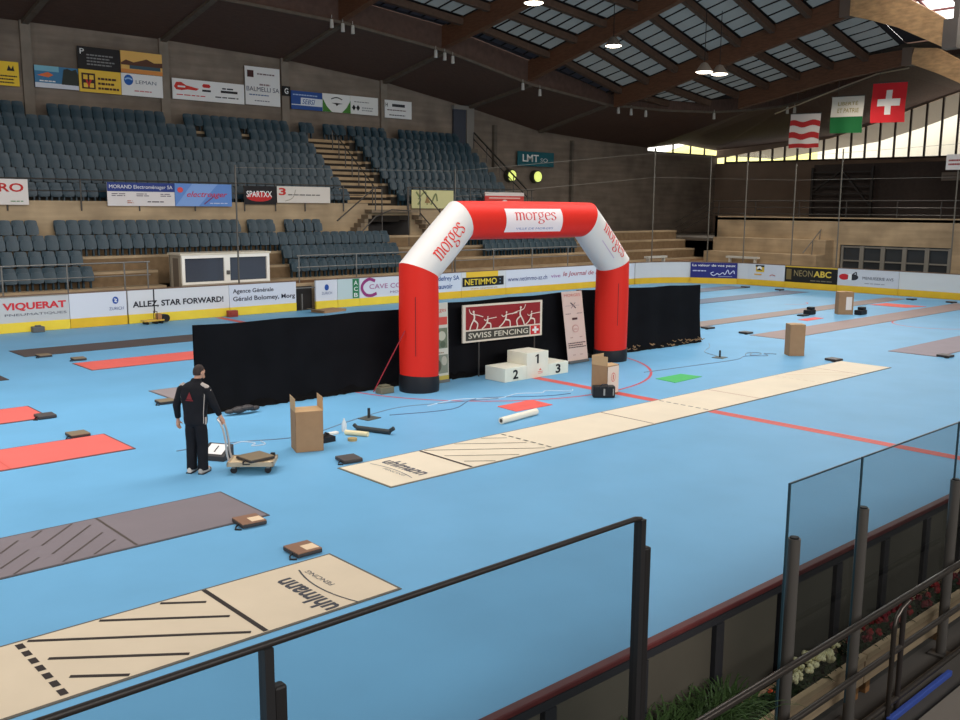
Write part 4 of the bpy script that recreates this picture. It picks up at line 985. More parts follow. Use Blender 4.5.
# ================================================================== CARDBOARD BOXES
CARD = mat('cardboard', (158,124,92), .8, noise=.05, scale=6); CARDI = mat('cardboard_inside', (190,156,116), .8)
def carton(label, loc, rz, w, d, h, flaps, extra=None):
    t = thing('cardboard_box', label, 'cardboard box', loc, rz)
    th = .008; mb = MB()
    mb.box(-w/2,w/2,-d/2,-d/2+th,0,h); mb.box(-w/2,w/2,d/2-th,d/2,0,h); mb.box(-w/2,-w/2+th,-d/2,d/2,0,h); mb.box(w/2-th,w/2,-d/2,d/2,0,h); mb.box(-w/2,w/2,-d/2,d/2,0,th)
    mb.build('body', CARD, t)
    for s, ang in flaps.items():   # ang from lying shut (0) through upright (90) to folded down outside (180+)
        L = (d if s in 'fb' else w)/2*.98; ca, sa = math.cos(R(ang)), math.sin(R(ang)); q = MB()
        if s == 'f': q.bar((0,-d/2,h),(0,-d/2+L*ca,h+L*sa),w,.006,(1,0,0) if False else (0,0,1)) if abs(ca) > .2 else q.box(-w/2,w/2,-d/2-.004,-d/2+.004,h,h+L)
        if s == 'b': q.bar((0,d/2,h),(0,d/2-L*ca,h+L*sa),w,.006) if abs(ca) > .2 else q.box(-w/2,w/2,d/2-.004,d/2+.004,h,h+L)
        if s == 'l': q.bar((-w/2,0,h),(-w/2+L*ca,0,h+L*sa),d,.006) if abs(ca) > .2 else q.box(-w/2-.004,-w/2+.004,-d/2,d/2,h,h+L)
        if s == 'r': q.bar((w/2,0,h),(w/2-L*ca,0,h+L*sa),d,.006) if abs(ca) > .2 else q.box(w/2-.004,w/2+.004,-d/2,d/2,h,h+L)
        q.build('flap', CARDI, t)
    if extra: extra(t)
    return t
# faces are turned so that the front shows its width to the viewer
carton('open cardboard box with upright side flaps on the ice right of the trolley', (-8.42,14.53,0), R(-20), .50, .46, .74, {'l':92,'r':92,'b':3,'f':3})
def lab2(t):
    MB().quad((-.22,-.236,.04),(.22,-.236,.04),(.22,-.236,.68),(-.22,-.236,.68)).build('white_label', paint((222,204,188)), t)
    mb = MB(); vs = [(.085*math.cos(2*PI*k/16)*q, -.239, .42+.11*math.sin(2*PI*k/16)*q) for k in range(16) for q in (1,.84)]
    mb.add(vs, [(2*k,2*k+1,(2*k+3)%32,(2*k+2)%32) for k in range(16)]); mb.box(-.015,.015,-.2395,-.238,.36,.48); mb.build('emblem', paint((200,70,60)), t)
carton('open cardboard box with a white printed side in front of the right arch leg', (-.22,14.42,0), R(4), .46, .46, .70, {'l':88,'b':92,'f':5}, lab2)
carton('closed tall cardboard box on the ice beyond the end of the long white piste', (8.80,14.58,0), R(-40), .46, .42, .95, {'l':3,'r':3,'f':2,'b':2})
def lab3(t): MB().quad((.0,-.235,.2),(.24,-.235,.2),(.24,-.235,.75),(.0,-.235,.75)).build('white_label', paint((232,220,212)), t)
carton('far cardboard box with a white label between the two pinkish pistes', (20.9,19.15,0), R(-45), .62, .46, .95, {'l':3,'r':3}, lab3)
for lab, x, y, z, s in (('flat tan carton lying open by the gate gap at the far boards', 4.6, 33.7, .0, .9), ('tan carton behind the right end of the black screen', 19.3, 30.6, 0, .8)):
    t = thing('cardboard_box', lab, 'cardboard box', (x,y,0), .2)
    MB().box(-s*.7,s*.7,-s*.45,s*.45,0,.10 if s > .85 else .55).build('body', CARD, t); MB().bar((-s*.7,0,.12 if s>.85 else .57),(-s*1.0,0,.18 if s>.85 else .66),s*.85,.01).build('flap', CARDI, t)

# ================================================================== FENCING PISTES
DK = (46,36,32)
def piste(label, x0, x1, y0, y1, rgb, edge, marks=(), z=.012, noise=.04):
    t = thing('fencing_piste', label, 'fencing piste', ((x0+x1)/2,(y0+y1)/2,0), 0, 'fencing pistes laid on the blue floor')
    MB().box(x0,x1,y0,y1,0,z).build('edge_trim', paint(edge), t, off='w')
    e = .035; MB().box(x0+e,x1-e,y0+e,y1-e,z-.004,z+.003).build('mat_surface', mat('piste_%02x%02x%02x' % rgb, rgb, .6, noise=noise, scale=1.2), t, off='w')
    groups = {}
    for m in marks:
        col = tuple(m[-1]); mb = groups.setdefault((m[0], col), MB()); zz = z+.005
        if m[0] in ('line',):
            (ax, ay), (bx, by), w = m[1], m[2], m[3]; d = V((bx-ax,by-ay,0)).normalized(); p = V((-d.y,d.x,0))*w/2
            a, b = V((ax,ay,zz)), V((bx,by,zz)); mb.quad(a-p, b-p, b+p, a+p)
        elif m[0] == 'text':
            vs, fs = text2d(m[1], m[2]); o, r, u, w, h = m[3], V((*m[4],0)), V((*m[5],0)), m[6], m[7]; vs = fit(vs, 0, 0, w, h)
            mb.add([V((o[0],o[1],zz)) + r*a + u*b for a, b in vs], fs)
        elif m[0] == 'arc':
            for a, b in zip(m[1], m[1][1:]):
                d = V((b[0]-a[0],b[1]-a[1],0)).normalized(); p = V((-d.y,d.x,0))*m[2]/2; A, B = V((*a,zz)), V((*b,zz)); mb.quad(A-p,B-p,B+p,A+p)
    for (kind, col), mb in groups.items():
        mb.build('lettering' if kind == 'text' else 'line_marking', paint(col), t, off='w')
    return t
def across(x, y0, y1, w, c): return [('line',(x,y0+.04),(x,y1-.04),w,c)]
def dashed(x, y0, y1, w, c, n=7):
    s = (y1-y0-.1)/n; return [('line',(x,y0+.05+s*k+s*.18),(x,y0+.05+s*k+s*.82),w,c) for k in range(n)]
def hatch(xl, y0, c, w=.04):
    rel = [((-1.92,1.43),(-.13,.12)),((-1.20,1.43),(-.11,.62)),((-.53,1.43),(-.13,1.13)),((-1.89,.90),(-.82,.09)),((-1.86,.40),(-1.43,.06))]
    return [('line',(xl+a[0],y0+a[1]),(xl+b[0],y0+b[1]),w,c) for a, b in rel]
BE = (226,210,178); EDG = (120,112,96)
def arcpts(cx, cy, r, a0, a1, n=10): return [(cx+r*math.cos(R(a0+(a1-a0)*k/n)), cy+r*math.sin(R(a0+(a1-a0)*k/n))) for k in range(n+1)]
# near beige piste: end at x=-11.05
y0, y1 = 8.27, 9.77
mk = across(-12.8,y0,y1,.06,DK) + dashed(-14.81,y0,y1,.075,DK) + hatch(-12.8,y0,DK,.055)
mk += [('text','uhlmann',.03,(-11.86,8.32),(0,1),(-1,0),1.08,.28,(66,66,72)), ('text','FENCING',.01,(-11.57,8.88),(0,1),(-1,0),.56,.075,(86,86,90)), ('arc',[(-11.77+.11*(2*k/10-1)**2,8.28+1.25*k/10) for k in range(11)],.022,(70,70,74))]
piste('beige fencing piste with uhlmann lettering nearest the viewer, behind the glass', -28.6, -11.06, y0, y1, (214,196,170), (96,90,80), mk)
# middle long beige piste
y0, y1 = 11.56, 13.06
mk = across(-7,y0,y1,.06,DK) + dashed(-5,y0,y1,.05,(60,54,48)) + hatch(-5,y0,(96,84,66),.035) + across(-2,y0,y1,.04,(110,84,64)) + dashed(0,y0,y1,.05,(90,80,66)) + across(2,y0,y1,.035,(170,120,84)) + dashed(5,y0,y1,.03,(196,172,140)) + across(7,y0,y1,.035,(170,120,90))
mk += [('line',(5.4,12.9),(6.6,11.7),.03,(204,176,140)),('line',(5.9,12.98),(6.95,11.9),.03,(204,176,140)),('line',(6.5,12.98),(6.95,12.5),.03,(204,176,140))]
mk += [('text','uhlmann',.03,(-8.0,12.86),(0,-1),(1,0),1.08,.30,(80,84,92)), ('text','FENCING',.0,(-8.22,12.5),(0,-1),(1,0),.58,.07,(110,110,112)), ('arc',[(-8.1-.08*(2*k/10-1)**2,12.9-1.15*k/10) for k in range(11)],.02,(110,110,112))]
piste('long beige fencing piste across the middle of the ice, crossed by the red line', -8.75, 8.75, y0, y1, (226,212,188), EDG, mk)
# grey piste left
y0, y1 = 11.62, 13.12
mk = across(-12.78,y0,y1,.035,(84,74,68))
for a, b in [((-14.20,12.49),(-13.88,12.85)),((-14.35,11.95),(-13.88,12.41)),((-14.28,11.66),(-13.87,12.04)),((-13.72,12.83),(-13.52,13.05)),((-13.71,12.45),(-13.12,13.06)),((-13.71,12.05),(-12.94,12.85)),((-13.70,11.69),(-12.93,12.44)),((-13.32,11.69),(-12.91,12.05))]:
    mk.append(('line',a,b,.03,(82,72,68)))
piste('grey fencing piste with hatched end at left, next beyond the near beige one', -28.5, -10.86, y0, y1, (126,116,120), (84,80,82), mk)
REDP = (222,106,98)
piste('red fencing piste at left behind the grey one, scoring box on its far edge', -28.5, -10.78, 16.55, 18.06, REDP, (116,70,66), across(-12.9,16.55,18.06,.02,(208,84,72)))
piste('short visible end of a red fencing piste at the left edge', -28.5, -11.06, 20.22, 21.72, REDP, (90,60,56))
piste('dark piste tip at the far left edge', -28.5, -10.4, 25.36, 26.3, (74,66,66), (60,54,54))
piste('dark brown fencing piste near the far left boards', -8.95, 8.6, 28.95, 30.48, (84,74,72), (66,58,56))
piste('red fencing piste running behind the long black screen', -8.32, 8.6, 25.42, 26.9, (226,104,94), (130,80,70))
piste('grey fencing piste disappearing behind the man and the black screen', -8.36, 8.6, 20.2, 21.68, (150,138,138), (110,100,100))
PK = (150,130,126)
piste('pinkish grey fencing piste at right passing behind the tall closed carton', 11.75, 29.6, 16.62, 17.95, PK, (150,122,112))
piste('pinkish grey fencing piste at right passing behind the far carton', 12.0, 29.95, 20.45, 21.45, (148,132,126), (130,114,108))
piste('dull mauve fencing piste entering from the right edge', 11.8, 29.6, 11.55, 13.06, (142,130,138), (134,108,108))
piste('blue-grey fencing piste at far right near the end boards', 12.0, 29.7, 25.55, 26.9, (110,120,140), (84,90,106))
piste('grey fencing piste closest to the far corner boards', 12.0, 29.75, 29.2, 30.6, (116,122,138), (88,92,106))
def floor_mat(label, pts, rgb):
    mb = MB().prism(pts, (0,0,0), X, Yv, Z, .012); o = mb.build('floor_mat', mat('mat_%02x%02x%02x' % rgb, rgb, .7, noise=.05), off=(0,0,0)); tag(o, label, 'mat')
floor_mat('small red mat on the ice in front of the podium', [(-3.25,14.95),(-3.3,14.3),(-2.18,14.28),(-2.15,14.98)], (222,92,84))
floor_mat('small green mat on the ice right of the arch', [(2.26,14.8),(2.18,14.12),(3.45,14.2),(3.35,14.8)], (70,176,96))
floor_mat('red mat stretched between the two pinkish pistes at far right', [(25.65,18.6),(26.9,18.2),(27.0,20.1),(25.7,20.3)], (238,112,96))
floor_mat('little red mat in front of the far carton', [(17.4,19.3),(17.35,18.85),(18.75,18.9),(18.75,19.3)], (232,104,96))

# ================================================================== SCORING BOXES AND SMALL GEAR
def gear_proto(top_rgb, paper=False):
    t = thing('scoring_box', '', 'scoring box')
    MB().box(-.18,.18,-.19,.19,.01,.06).build('case', mat('case_dark', (58,54,54), .5), t, bevel=.012)
    MB().box(-.175,.175,-.185,.185,.06,.072).build('lid', paint(top_rgb), t)
    if paper: MB().box(-.02,.16,-.14,.04,.073,.076).build('paper', paint((232,204,170)), t)
    MB().tube([(-.18,-.05,.04),(-.23,-.08,.02),(-.27,-.15,.012),(-.2,-.2,.012)], .012, 6).build('cable', paint((24,24,26)), t)
    return t
PR = {}
for i, (x, y, rz, kind, lab) in enumerate([(-11.25,11.5,-35,1,'scoring box with a paper slip at the corner of the grey hatched piste'),(-11.28,10.06,-30,1,'scoring box with a paper slip at the corner of the near beige piste'),
   (-8.33,13.33,-35,0,'dark flat scoring box at the left tip of the long middle piste'),(-11.22,18.22,-20,2,'tan-topped scoring box on the far edge of the red piste'),(-11.15,20.3,-25,0,'dark scoring box at the end of the farther red piste'),
   (-7.95,27.45,-15,2,'tan scoring box at the start of the red piste behind the screen'),(-8.5,28.7,-15,2,'tan scoring box on the edge of the dark brown far piste'),(-8.64,20.1,-15,2,'tan scoring box beside the grey piste behind the man'),
   (8.7,13.25,-35,0,'dark scoring box at the right tip of the long middle piste'),(12.05,18.3,-35,0,'dark scoring box at the start of the pinkish piste near the tall closed carton'),(12.2,20.0,-35,0,'dark scoring box just right of the black screen end'),
   (12.0,11.4,-35,0,'dark scoring box at the start of the mauve piste on the right'),(29.7,20.1,-30,0,'dark scoring box far right by the end boards, left of its neighbour'),(29.7,18.2,-30,0,'dark scoring box far right by the end boards, nearest the frame edge'),
   (29.5,27.2,-30,0,'dark scoring box at the far end of the blue-grey piste'),(29.6,29.4,-30,0,'dark scoring box under the blue eyesight board')]):
    if kind not in PR: PR[kind] = o = gear_proto([(84,78,76),(140,104,82),(132,116,94)][kind], kind == 1)
    else: o = copy_tree(PR[kind])
    o.location = (x,y,0.0); o.rotation_euler = (0,0,R(rz*.15+4*math.sin(i*2.3))); tag(o, lab, 'scoring box', 'scoring boxes at the ends of the pistes')
# grey reel box on the trolley comes with the trolley below; loose gear near the first carton
def gb(name, label, cat, mb, m, loc, **k):
    o = mb.build(name, m, off=loc, **k); return tag(o, label, cat)
mb = MB().box(-8.02,-7.72,14.66,14.94,0,.1); mb.tube([(-8.0,14.7,.1),(-7.85,14.8,.16),(-7.72,14.9,.1)],.02,6)
gb('cable_reel', 'small black cable reel right beside the open carton', 'reel', mb, paint((26,26,30)), (-7.87,14.8,0))
mb = MB().tube([(-7.28,14.98,.05),(-7.05,14.55,.05)], .05, 12); gb('paper_roll', 'cream roll lying on the ice among small gear near the open carton', 'roll', mb, paint((230,214,172)), (-7,14.9,0))
mb = MB().box(-7.55,-7.35,15.1,15.2,0,.05); gb('tape_roll', 'small white packet beside the cream roll', 'packet', mb, paint((232,224,214)), (-7.3,15.3,0), bevel=.008)
mb = MB().lathe([(.0,0),(.045,0),(.05,.02),(.05,.16),(.03,.21),(.015,.25),(.018,.27)], (-7.16,15.2,0), 12); gb('clear_bottle', 'upright pale plastic bottle near the cream roll', 'bottle', mb, mat('plastic_pale', (216,222,226), .25), (-7.16,15.2,0), smooth=True)
mb = MB().lathe([(.03,0),(.09,0),(.09,.05),(.03,.05)], (-7.45,14.5,0), 14); gb('tape_roll', 'tan tape roll lying on the ice in front of the cream roll', 'tape roll', mb, paint((176,150,100)), (-7.45,14.5,0))
mb = MB().tube([(-6.9,15.12,.05),(-6.62,14.42,.05)], .05, 10); mb.tube([(-6.9,15.12,.05),(-6.93,15.2,.11)], .04, 8); mb.tube([(-6.63,14.46,.05),(-6.57,14.36,.13)], .04, 8)
gb('folding_stand_bag', 'long dark folded stand lying on the ice right of the cream roll', 'stand bag', mb, mat('gear_dark', (48,54,56), .5), (-6.65,15,0), smooth=True)
for lab, x, y in (('small dark floor stand on a square plate left of the arch', -6.1, 15.85), ('small dark floor stand on a square plate right of the black screen', 6.6, 15.75)):
    t = thing('floor_stand', lab, 'stand', (x,y,0), R(10))
    MB().box(-.19,.19,-.17,.17,0,.015).build('base_plate', paint((84,88,84)), t); MB().tube([(0,0,.02),(0,0,.22)], .03, 8).build('stub_pole', paint((42,44,46)), t)
mb = MB(); N = 20; vs = []
mb.tube([(-4.36,13.66,.07),(-3.18,13.82,.07)], .07, 20); t = mb.build('paper_tube', paint((234,224,206)), off=(-3.7,13.7,0), smooth=True); tag(t, 'thick white rolled tube lying beside the long beige piste', 'roll')
MB().tube([(-4.362,13.66,.07),(-4.37,13.66,.07)], .04, 14).build('core', paint((80,70,60)), t, off='w')
t = thing('equipment_case', 'black equipment case on the ice in front of the printed carton', 'case', (-.62,14.12,0), R(-40))
MB().box(-.26,.26,-.11,.11,.0,.28).build('body', mat('case_black', (24,24,27), .5), t, bevel=.03); MB().tube([(-.1,-.12,.24),(-.06,-.14,.33),(.06,-.14,.33),(.1,-.12,.24)], .014, 6).build('handle', paint((50,50,54)), t)
mb = MB().box(-.02,.02,-.118,-.11,.06,.22); mb.box(.2,.225,-.118,-.11,.06,.22); mb.build('clasp', paint((150,146,140)), t)
for lab, x, y, w in (('black kit bag left of the far carton', 19.6,20.0,.5), ('black kit bag right at the foot of the far carton', 21.3,18.6,.55), ('flat black pad on the ice left of the far kit bag', 18.9,19.9,.5)):
    hgt = .06 if 'pad' in lab else .2
    mb = MB().box(x-w/2,x+w/2,y-.16,y+.16,0,hgt); 
    if hgt > .1: mb.box(x-w*.1,x+w*.42,y-.13,y+.13,hgt,hgt+.12)
    gb('kit_bag', lab, 'bag', mb, paint((30,30,33)), (x,y,0), bevel=.03)
t = thing('leaflet_holder', 'tilted dark scoring case with a white printed face behind the man', 'scoring case', (-9.98,14.98,0), R(-58))
mb = MB().prism([(-.17,0),(.17,0),(.17,.24),(-.17,.09)], (-.24,0,0), Yv, Z, X, .48); mb.build('case', mat('case_dark', (58,54,54)), t, bevel=.01)
zf = lambda y: .165+.441*y+.008
mb = MB(); mb.quad((-.17,-.13,zf(-.13)),(.17,-.13,zf(-.13)),(.17,.13,zf(.13)),(-.17,.13,zf(.13))); mb.build('white_face', paint((232,226,222)), t)
mb = MB(); mb.quad((-.012,-.08,zf(-.08)+.004),(.012,-.08,zf(-.08)+.004),(.012,.08,zf(.08)+.004),(-.012,.08,zf(.08)+.004)); mb.build('arrow_mark', paint((30,30,30)), t)
# cables on the ice
def cable(label, pts, r=.01, rgb=(120,140,160)):
    pts = [(x,y,r*.9) for x,y in catmull(pts,5)]; o = MB().tube(pts, r, 5).build('floor_cable', paint(rgb), off=pts[0]); tag(o, label, 'cable')
cable('thin grey cable running along the ice from the man past the open carton', [(-10.3,15.9),(-9.2,15.8),(-8.0,15.4),(-6.5,15.9),(-5.0,16.3),(-3.9,16.0),(-2.6,15.6)])
cable('thin pale cable looping on the ice in front of the podium', [(-4.4,16.0),(-3.4,16.1),(-2.6,15.6),(-1.9,15.7),(-1.4,15.4),(-1.1,15.5),(-.7,15.1),(-.5,15.2)], .012, (196,212,226))
cable('dark thin cable beside the podium cable', [(-5.6,15.8),(-4.2,15.4),(-3.0,15.9),(-1.6,15.1),(-.9,14.9)], .009, (90,110,140))
cable('grey cable snaking to the tall closed carton', [(2.8,15.6),(4.6,15.4),(6.6,15.2),(7.4,15.4),(8.0,15.0),(8.3,15.3),(8.5,15.0)], .011, (128,150,172))
cable('pale coil of cable left of the tall closed carton', [(7.6,15.5),(8.0,15.7),(8.3,15.45),(8.0,15.25),(7.7,15.4),(8.1,15.6)], .012, (120,136,150))
cable('white cable scribble left of the open carton', [(-9.4,15.6),(-9.1,15.75),(-8.95,15.5),(-9.1,15.35),(-8.85,15.3),(-8.8,15.55)], .012, (190,206,220))
cable('thin cable from the right black screen to the floor stand', [(8.9,17.7),(8.2,17.2),(7.2,16.7),(6.8,16.0)], .009, (150,165,180))
# yellow hand trolley at the far boards
t = thing('yellow_trolley', 'small yellow wheeled trolley with a black drum by the far boards', 'trolley', (-2.8,34.25,0), R(5)); t.scale = (.62,.62,.62)
MB().box(-.7,.6,-.25,.25,.16,.26).build('deck', paint((206,164,72)), t, bevel=.02); MB().tube([(.15,-.2,.26),(.15,-.2,.75),(.15,.2,.75),(.15,.2,.26)], .025, 6).build('handle', paint((60,50,40)), t)
for x in (-.5,.1,.45):
    MB().tube([(x,-.27,.08),(x,.27,.08)], .08, 10).build('wheel', paint((24,24,26)), t)
MB().tube([(.75,-.2,.3),(.75,.2,.3)], .24, 14).build('drum', paint((34,32,32)), t); MB().box(.2,.5,-.15,.15,.26,.6).build('motor', paint((170,120,80)), t, bevel=.03)
gb('orange_box', 'small red and dark box at the foot of the far boards on the red line', 'box', MB().box(.35,.75,34.35,34.6,0,.26).box(.42,.68,34.32,34.35,.06,.2), paint((150,60,52)), (.55,34.45,0), bevel=.02)
gb('floor_box', 'small grey box at the foot of the VIQUERAT board', 'box', MB().box(-7.05,-6.65,34.35,34.6,0,.2).box(-6.95,-6.75,34.4,34.5,.2,.25), paint((92,94,94)), (-6.85,34.45,0), bevel=.02)

# ================================================================== PERSON
def solidify(mb, voxel, smooth_it=2, name='m'):
    """fuse overlapping lofts into one continuous skin"""
    me = mb.mesh(name); ob = bpy.data.objects.new('t', me); C.objects.link(ob)
    md = ob.modifiers.new('r', 'REMESH'); md.mode = 'VOXEL'; md.voxel_size = voxel
    sm = ob.modifiers.new('s', 'SMOOTH'); sm.iterations = smooth_it; sm.factor = .5
    dg = bpy.context.evaluated_depsgraph_get(); out = bpy.data.meshes.new_from_object(ob.evaluated_get(dg))
    bpy.data.objects.remove(ob); bpy.data.meshes.remove(me)
    for p in out.polygons: p.use_smooth = True
    return out
def put(name, me, m, parent):
    me.materials.clear(); me.materials.append(m)
    o = bpy.data.objects.new(name, me); C.objects.link(o); o.parent = parent; return o
def loft(mb, rings, n=20):
    """rings: (cx,cy,z,rx,ry)"""
    vs = []; fs = []
    for cx, cy, z, rx, ry in rings:
        for k in range(n):
            t = 2*PI*k/n; vs.append((cx+rx*math.cos(t), cy+ry*math.sin(t), z))
    for i in range(len(rings)-1):
        for k in range(n): fs.append((i*n+k, i*n+(k+1)%n, (i+1)*n+(k+1)%n, (i+1)*n+k))
    fs += [tuple(range(n-1,-1,-1)), tuple((len(rings)-1)*n+k for k in range(n))]
    mb.add(vs, fs)
man = thing('person', 'dark-haired man in black tracksuit seen from behind, pushing the flat trolley', 'person', (-10.63,14.37,0), R(35-90))
SKIN = mat('skin', (198,150,126), .55); TRK = mat('tracksuit_black', (22,22,27), .75, noise=.2, scale=6, spec=.2); HAIR = mat('hair_dark', (52,40,36), .7, noise=.35, scale=30)
HC = V((.07,.05,1.69)); yaw_h = R(-24)
def hd(p): 
    c, s = math.cos(yaw_h), math.sin(yaw_h); return V((HC.x + p[0]*c - p[1]*s, HC.y + p[0]*s + p[1]*c, HC.z + p[2]))
RW = V((.395,.125,.93)); LW = V((-.35,.05,.86))
b = MB()
s = MB().sphere((0,0,0), 1, 20, 14); vs = []
for p in s.v:
    x, y, z = p; k = 1-.22*max(0,-z)**2; vs.append(hd((x*.077*k, y*.096*(1-.1*max(0,-z)), z*.118)))
b.add(vs, s.f)
b.sphere(hd((0,.098,-.012)), .017, 8, 6, (.8,1,1.3)); b.sphere(hd((0,.086,-.062)), .026, 8, 6, (1.1,.6,.35)); b.sphere(hd((0,.082,-.094)), .026, 8, 6)
for sx in (-1,1): b.sphere(hd((sx*.08,-.004,-.008)), .027, 8, 8, (.45,.8,1.25)); b.sphere(hd((sx*.03,.082,.012)), .015, 8, 6, (1.2,.6,.7))
b.tube([(0,-.005,1.44),(.03,.015,1.54),(.065,.035,1.63)], [.07,.058,.056], 14)
loft(b, [(0,0,.86,.15,.11),(0,0,1.0,.15,.10),(0,0,1.25,.175,.11),(0,0,1.42,.16,.09),(0,0,1.49,.07,.06)])
b.tube([(.165,0,1.44),(.315,.03,1.175),tuple(RW)], [.052,.043,.028], 12); b.tube([(-.165,0,1.44),(-.31,-.015,1.14),tuple(LW)], [.052,.043,.028], 12)
for sx in (-1,1): b.tube([(sx*.085,0,.93),(sx*.1,.02,.5),(sx*.105,-.02,.1)], [.085,.058,.04], 12); b.tube([(sx*.105,-.03,.08),(sx*.12,.16,.05)], [.04,.035], 10)
# left hand hangs half curled, right hand closes round the trolley handle
def hand(w, d, side, fwd, curl):
    """w wrist, d palm direction, side = towards the thumb, fwd = palm normal"""
    w, d, side, fwd = V(w), V(d).normalized(), V(side).normalized(), V(fwd).normalized()
    k = w + d*.085
    b.tube([w - d*.01, w + d*.03, k], [.026,.034,.036], 10)
    for i, (o, L) in enumerate(((.03,.075),(.010,.085),(-.011,.08),(-.031,.062))):
        p = k + side*o - d*.008; pts = [p - d*.02, p]; ang = 0; q = p
        for j, f_ in enumerate((.45,.32,.23)):
            ang += curl[j]; q = q + (d*math.cos(ang) + fwd*math.sin(ang))*L*f_*1.05; pts.append(q)
        b.tube(pts, [.011,.0105,.0095,.0088,.0075], 8)
    t0 = w + d*.03 + side*.028; b.tube([t0, t0 + side*.03 + d*.022 + fwd*.008, t0 + side*.034 + d*.05 + fwd*.026*(1+curl[0])], [.0135,.0115,.009], 8)
hand(LW, (-.06,.10,-1), (.25,1,.1), (1,-.2,.1), (.3,.35,.3))
hand(RW, (.15,.35,-.75), (-.9,.35,-.05), (.0,-.75,-.55), (.9,1.0,.8))
body = solidify(b, .0065, 2, 'body'); put('body', body, SKIN, man)
# hair
h = MB(); s = MB().sphere((0,0,0), 1, 24, 16); keep = {}; vs = []
for i, p in enumerate(s.v):
    x, y, z = p; vs.append(hd((x*.084, y*.104-.004, z*.124+.004)))
fs = [f_ for f_ in s.f if all((s.v[i][2] > -.42+.62*max(0,s.v[i][1]) + (.30 if s.v[i][1] > .55 else 0) + (.28 if abs(s.v[i][0]) > .8 and s.v[i][1] > -.1 else 0)) for i in f_)]
h.add(vs, fs); h.build('hair', HAIR, man, smooth=True)
# jacket
TR = [(0,0,.83,.195,.14),(0,0,.90,.205,.146),(0,0,1.02,.202,.142),(0,.0,1.18,.222,.146),(0,-.005,1.34,.240,.144),(.0,-.005,1.45,.220,.125),(.015,-.002,1.515,.150,.095),(.03,.004,1.55,.088,.078),(.04,.01,1.595,.078,.072)]
j = MB(); loft(j, TR, 28)
j.tube([(.17,0,1.45),(.225,.0,1.41),(.325,.03,1.17),tuple(RW+V((-.02,-.012,.045)))], [.07,.078,.066,.047], 14)
j.tube([(-.17,0,1.45),(-.235,.0,1.39),(-.325,-.015,1.13),tuple(LW+V((.004,-.004,.045)))], [.07,.078,.066,.048], 14)
jm = solidify(j, .013, 3, 'jacket'); jk = put('jacket', jm, TRK, man)
def torso(ang, z, g=.006):
    for a, c in zip(TR, TR[1:]):
        if a[2] <= z <= c[2]:
            t = (z-a[2])/(c[2]-a[2]); rx = a[3]+(c[3]-a[3])*t; ry = a[4]+(c[4]-a[4])*t
            return ((rx+g)*math.cos(ang), (ry+g)*math.sin(ang), z)
def strip(pairs, w, n=1):
    mb = MB(); vs = []
    for ang, z in pairs:
        vs += [torso(ang-w, z), torso(ang+w, z)]
    mb.add(vs, [(2*k,2*k+1,2*k+3,2*k+2) for k in range(len(pairs)-1)]); return mb
GRYP = paint((176,164,156))
strip([(R(-28),.86+.04*k) for k in range(14)], R(2.2)).build('piping', GRYP, jk)
strip([(R(-12),.84+.02*k) for k in range(7)], R(7)).build('pale_panel', GRYP, jk)
strip([(R(-152),1.36-.03*k) for k in range(10)], R(1.4)).build('piping', GRYP, jk)
# pale yoke patch on the right shoulder
mb = MB(); mb.tube([(.14,-.02,1.505),(.225,-.015,1.455),(.262,0,1.385)], [.036,.048,.05], 10); mb.build('shoulder_patch', GRYP, jk, smooth=True)
mb = MB(); mb.tube([(-.17,-.01,1.485),(-.23,-.008,1.445)], [.04,.044], 10); mb.build('shoulder_patch', GRYP, jk, smooth=True)
mb = MB(); tri = [torso(R(-106),1.265,.012), torso(R(-80),1.265,.012), torso(R(-92),1.39,.012)]; mb.add(tri, [(0,1,2)])
mb.add([torso(R(-110),1.24,.012),torso(R(-77),1.24,.012),torso(R(-77),1.255,.012),torso(R(-110),1.255,.012)], [(0,1,2,3)]); mb.build('back_emblem', paint((120,34,38)), jk)
# trousers and shoes
t = MB(); loft(t, [(0,0,.80,.165,.115),(0,0,.88,.168,.118),(0,0,.96,.160,.112)], 24)
for sx in (-1,1):
    loft(t, [(sx*.10,.0,.06,.086,.098),(sx*.10,.0,.2,.083,.093),(sx*.098,.02,.5,.092,.098),(sx*.088,.008,.72,.102,.114),(sx*.08,0,.86,.09,.11)], 18)
put('trousers', solidify(t, .013, 3, 'trousers'), TRK, man)
for sx in (-1,1):
    q = MB(); vs = []; fs = []; n = 14
    prof = [(-.10,.036,.03,.052),(-.075,.042,.028,.06),(0,.046,.028,.062),(.09,.05,.026,.05),(.15,.046,.022,.036),(.185,.028,.02,.024)]
    for y, rx, zc, rz in prof:
        for k in range(n):
            a = 2*PI*k/n; vs.append((sx*.11+rx*math.cos(a)+sx*.1*y, y, max(.012, zc+rz*math.sin(a)*.9+.02)))
    for i in range(len(prof)-1):
        for k in range(n): fs.append((i*n+k,i*n+(k+1)%n,(i+1)*n+(k+1)%n,(i+1)*n+k))
    fs += [tuple(range(n)), tuple((len(prof)-1)*n+k for k in range(n))]
    q.add(vs, fs); sh = q.build('shoe', paint((206,196,186) if sx < 0 else (176,168,160)), man, smooth=True)
    MB().box(sx*.11-.048,sx*.11+.048,-.105,.16,0,.018).build('sole', paint((30,30,32)), sh)
    MB().sphere((sx*.11+sx*.014,.13,.045), .05, 10, 6, (1,1.1,.72)).build('toe_cap', paint((28,28,32)), sh, smooth=True)

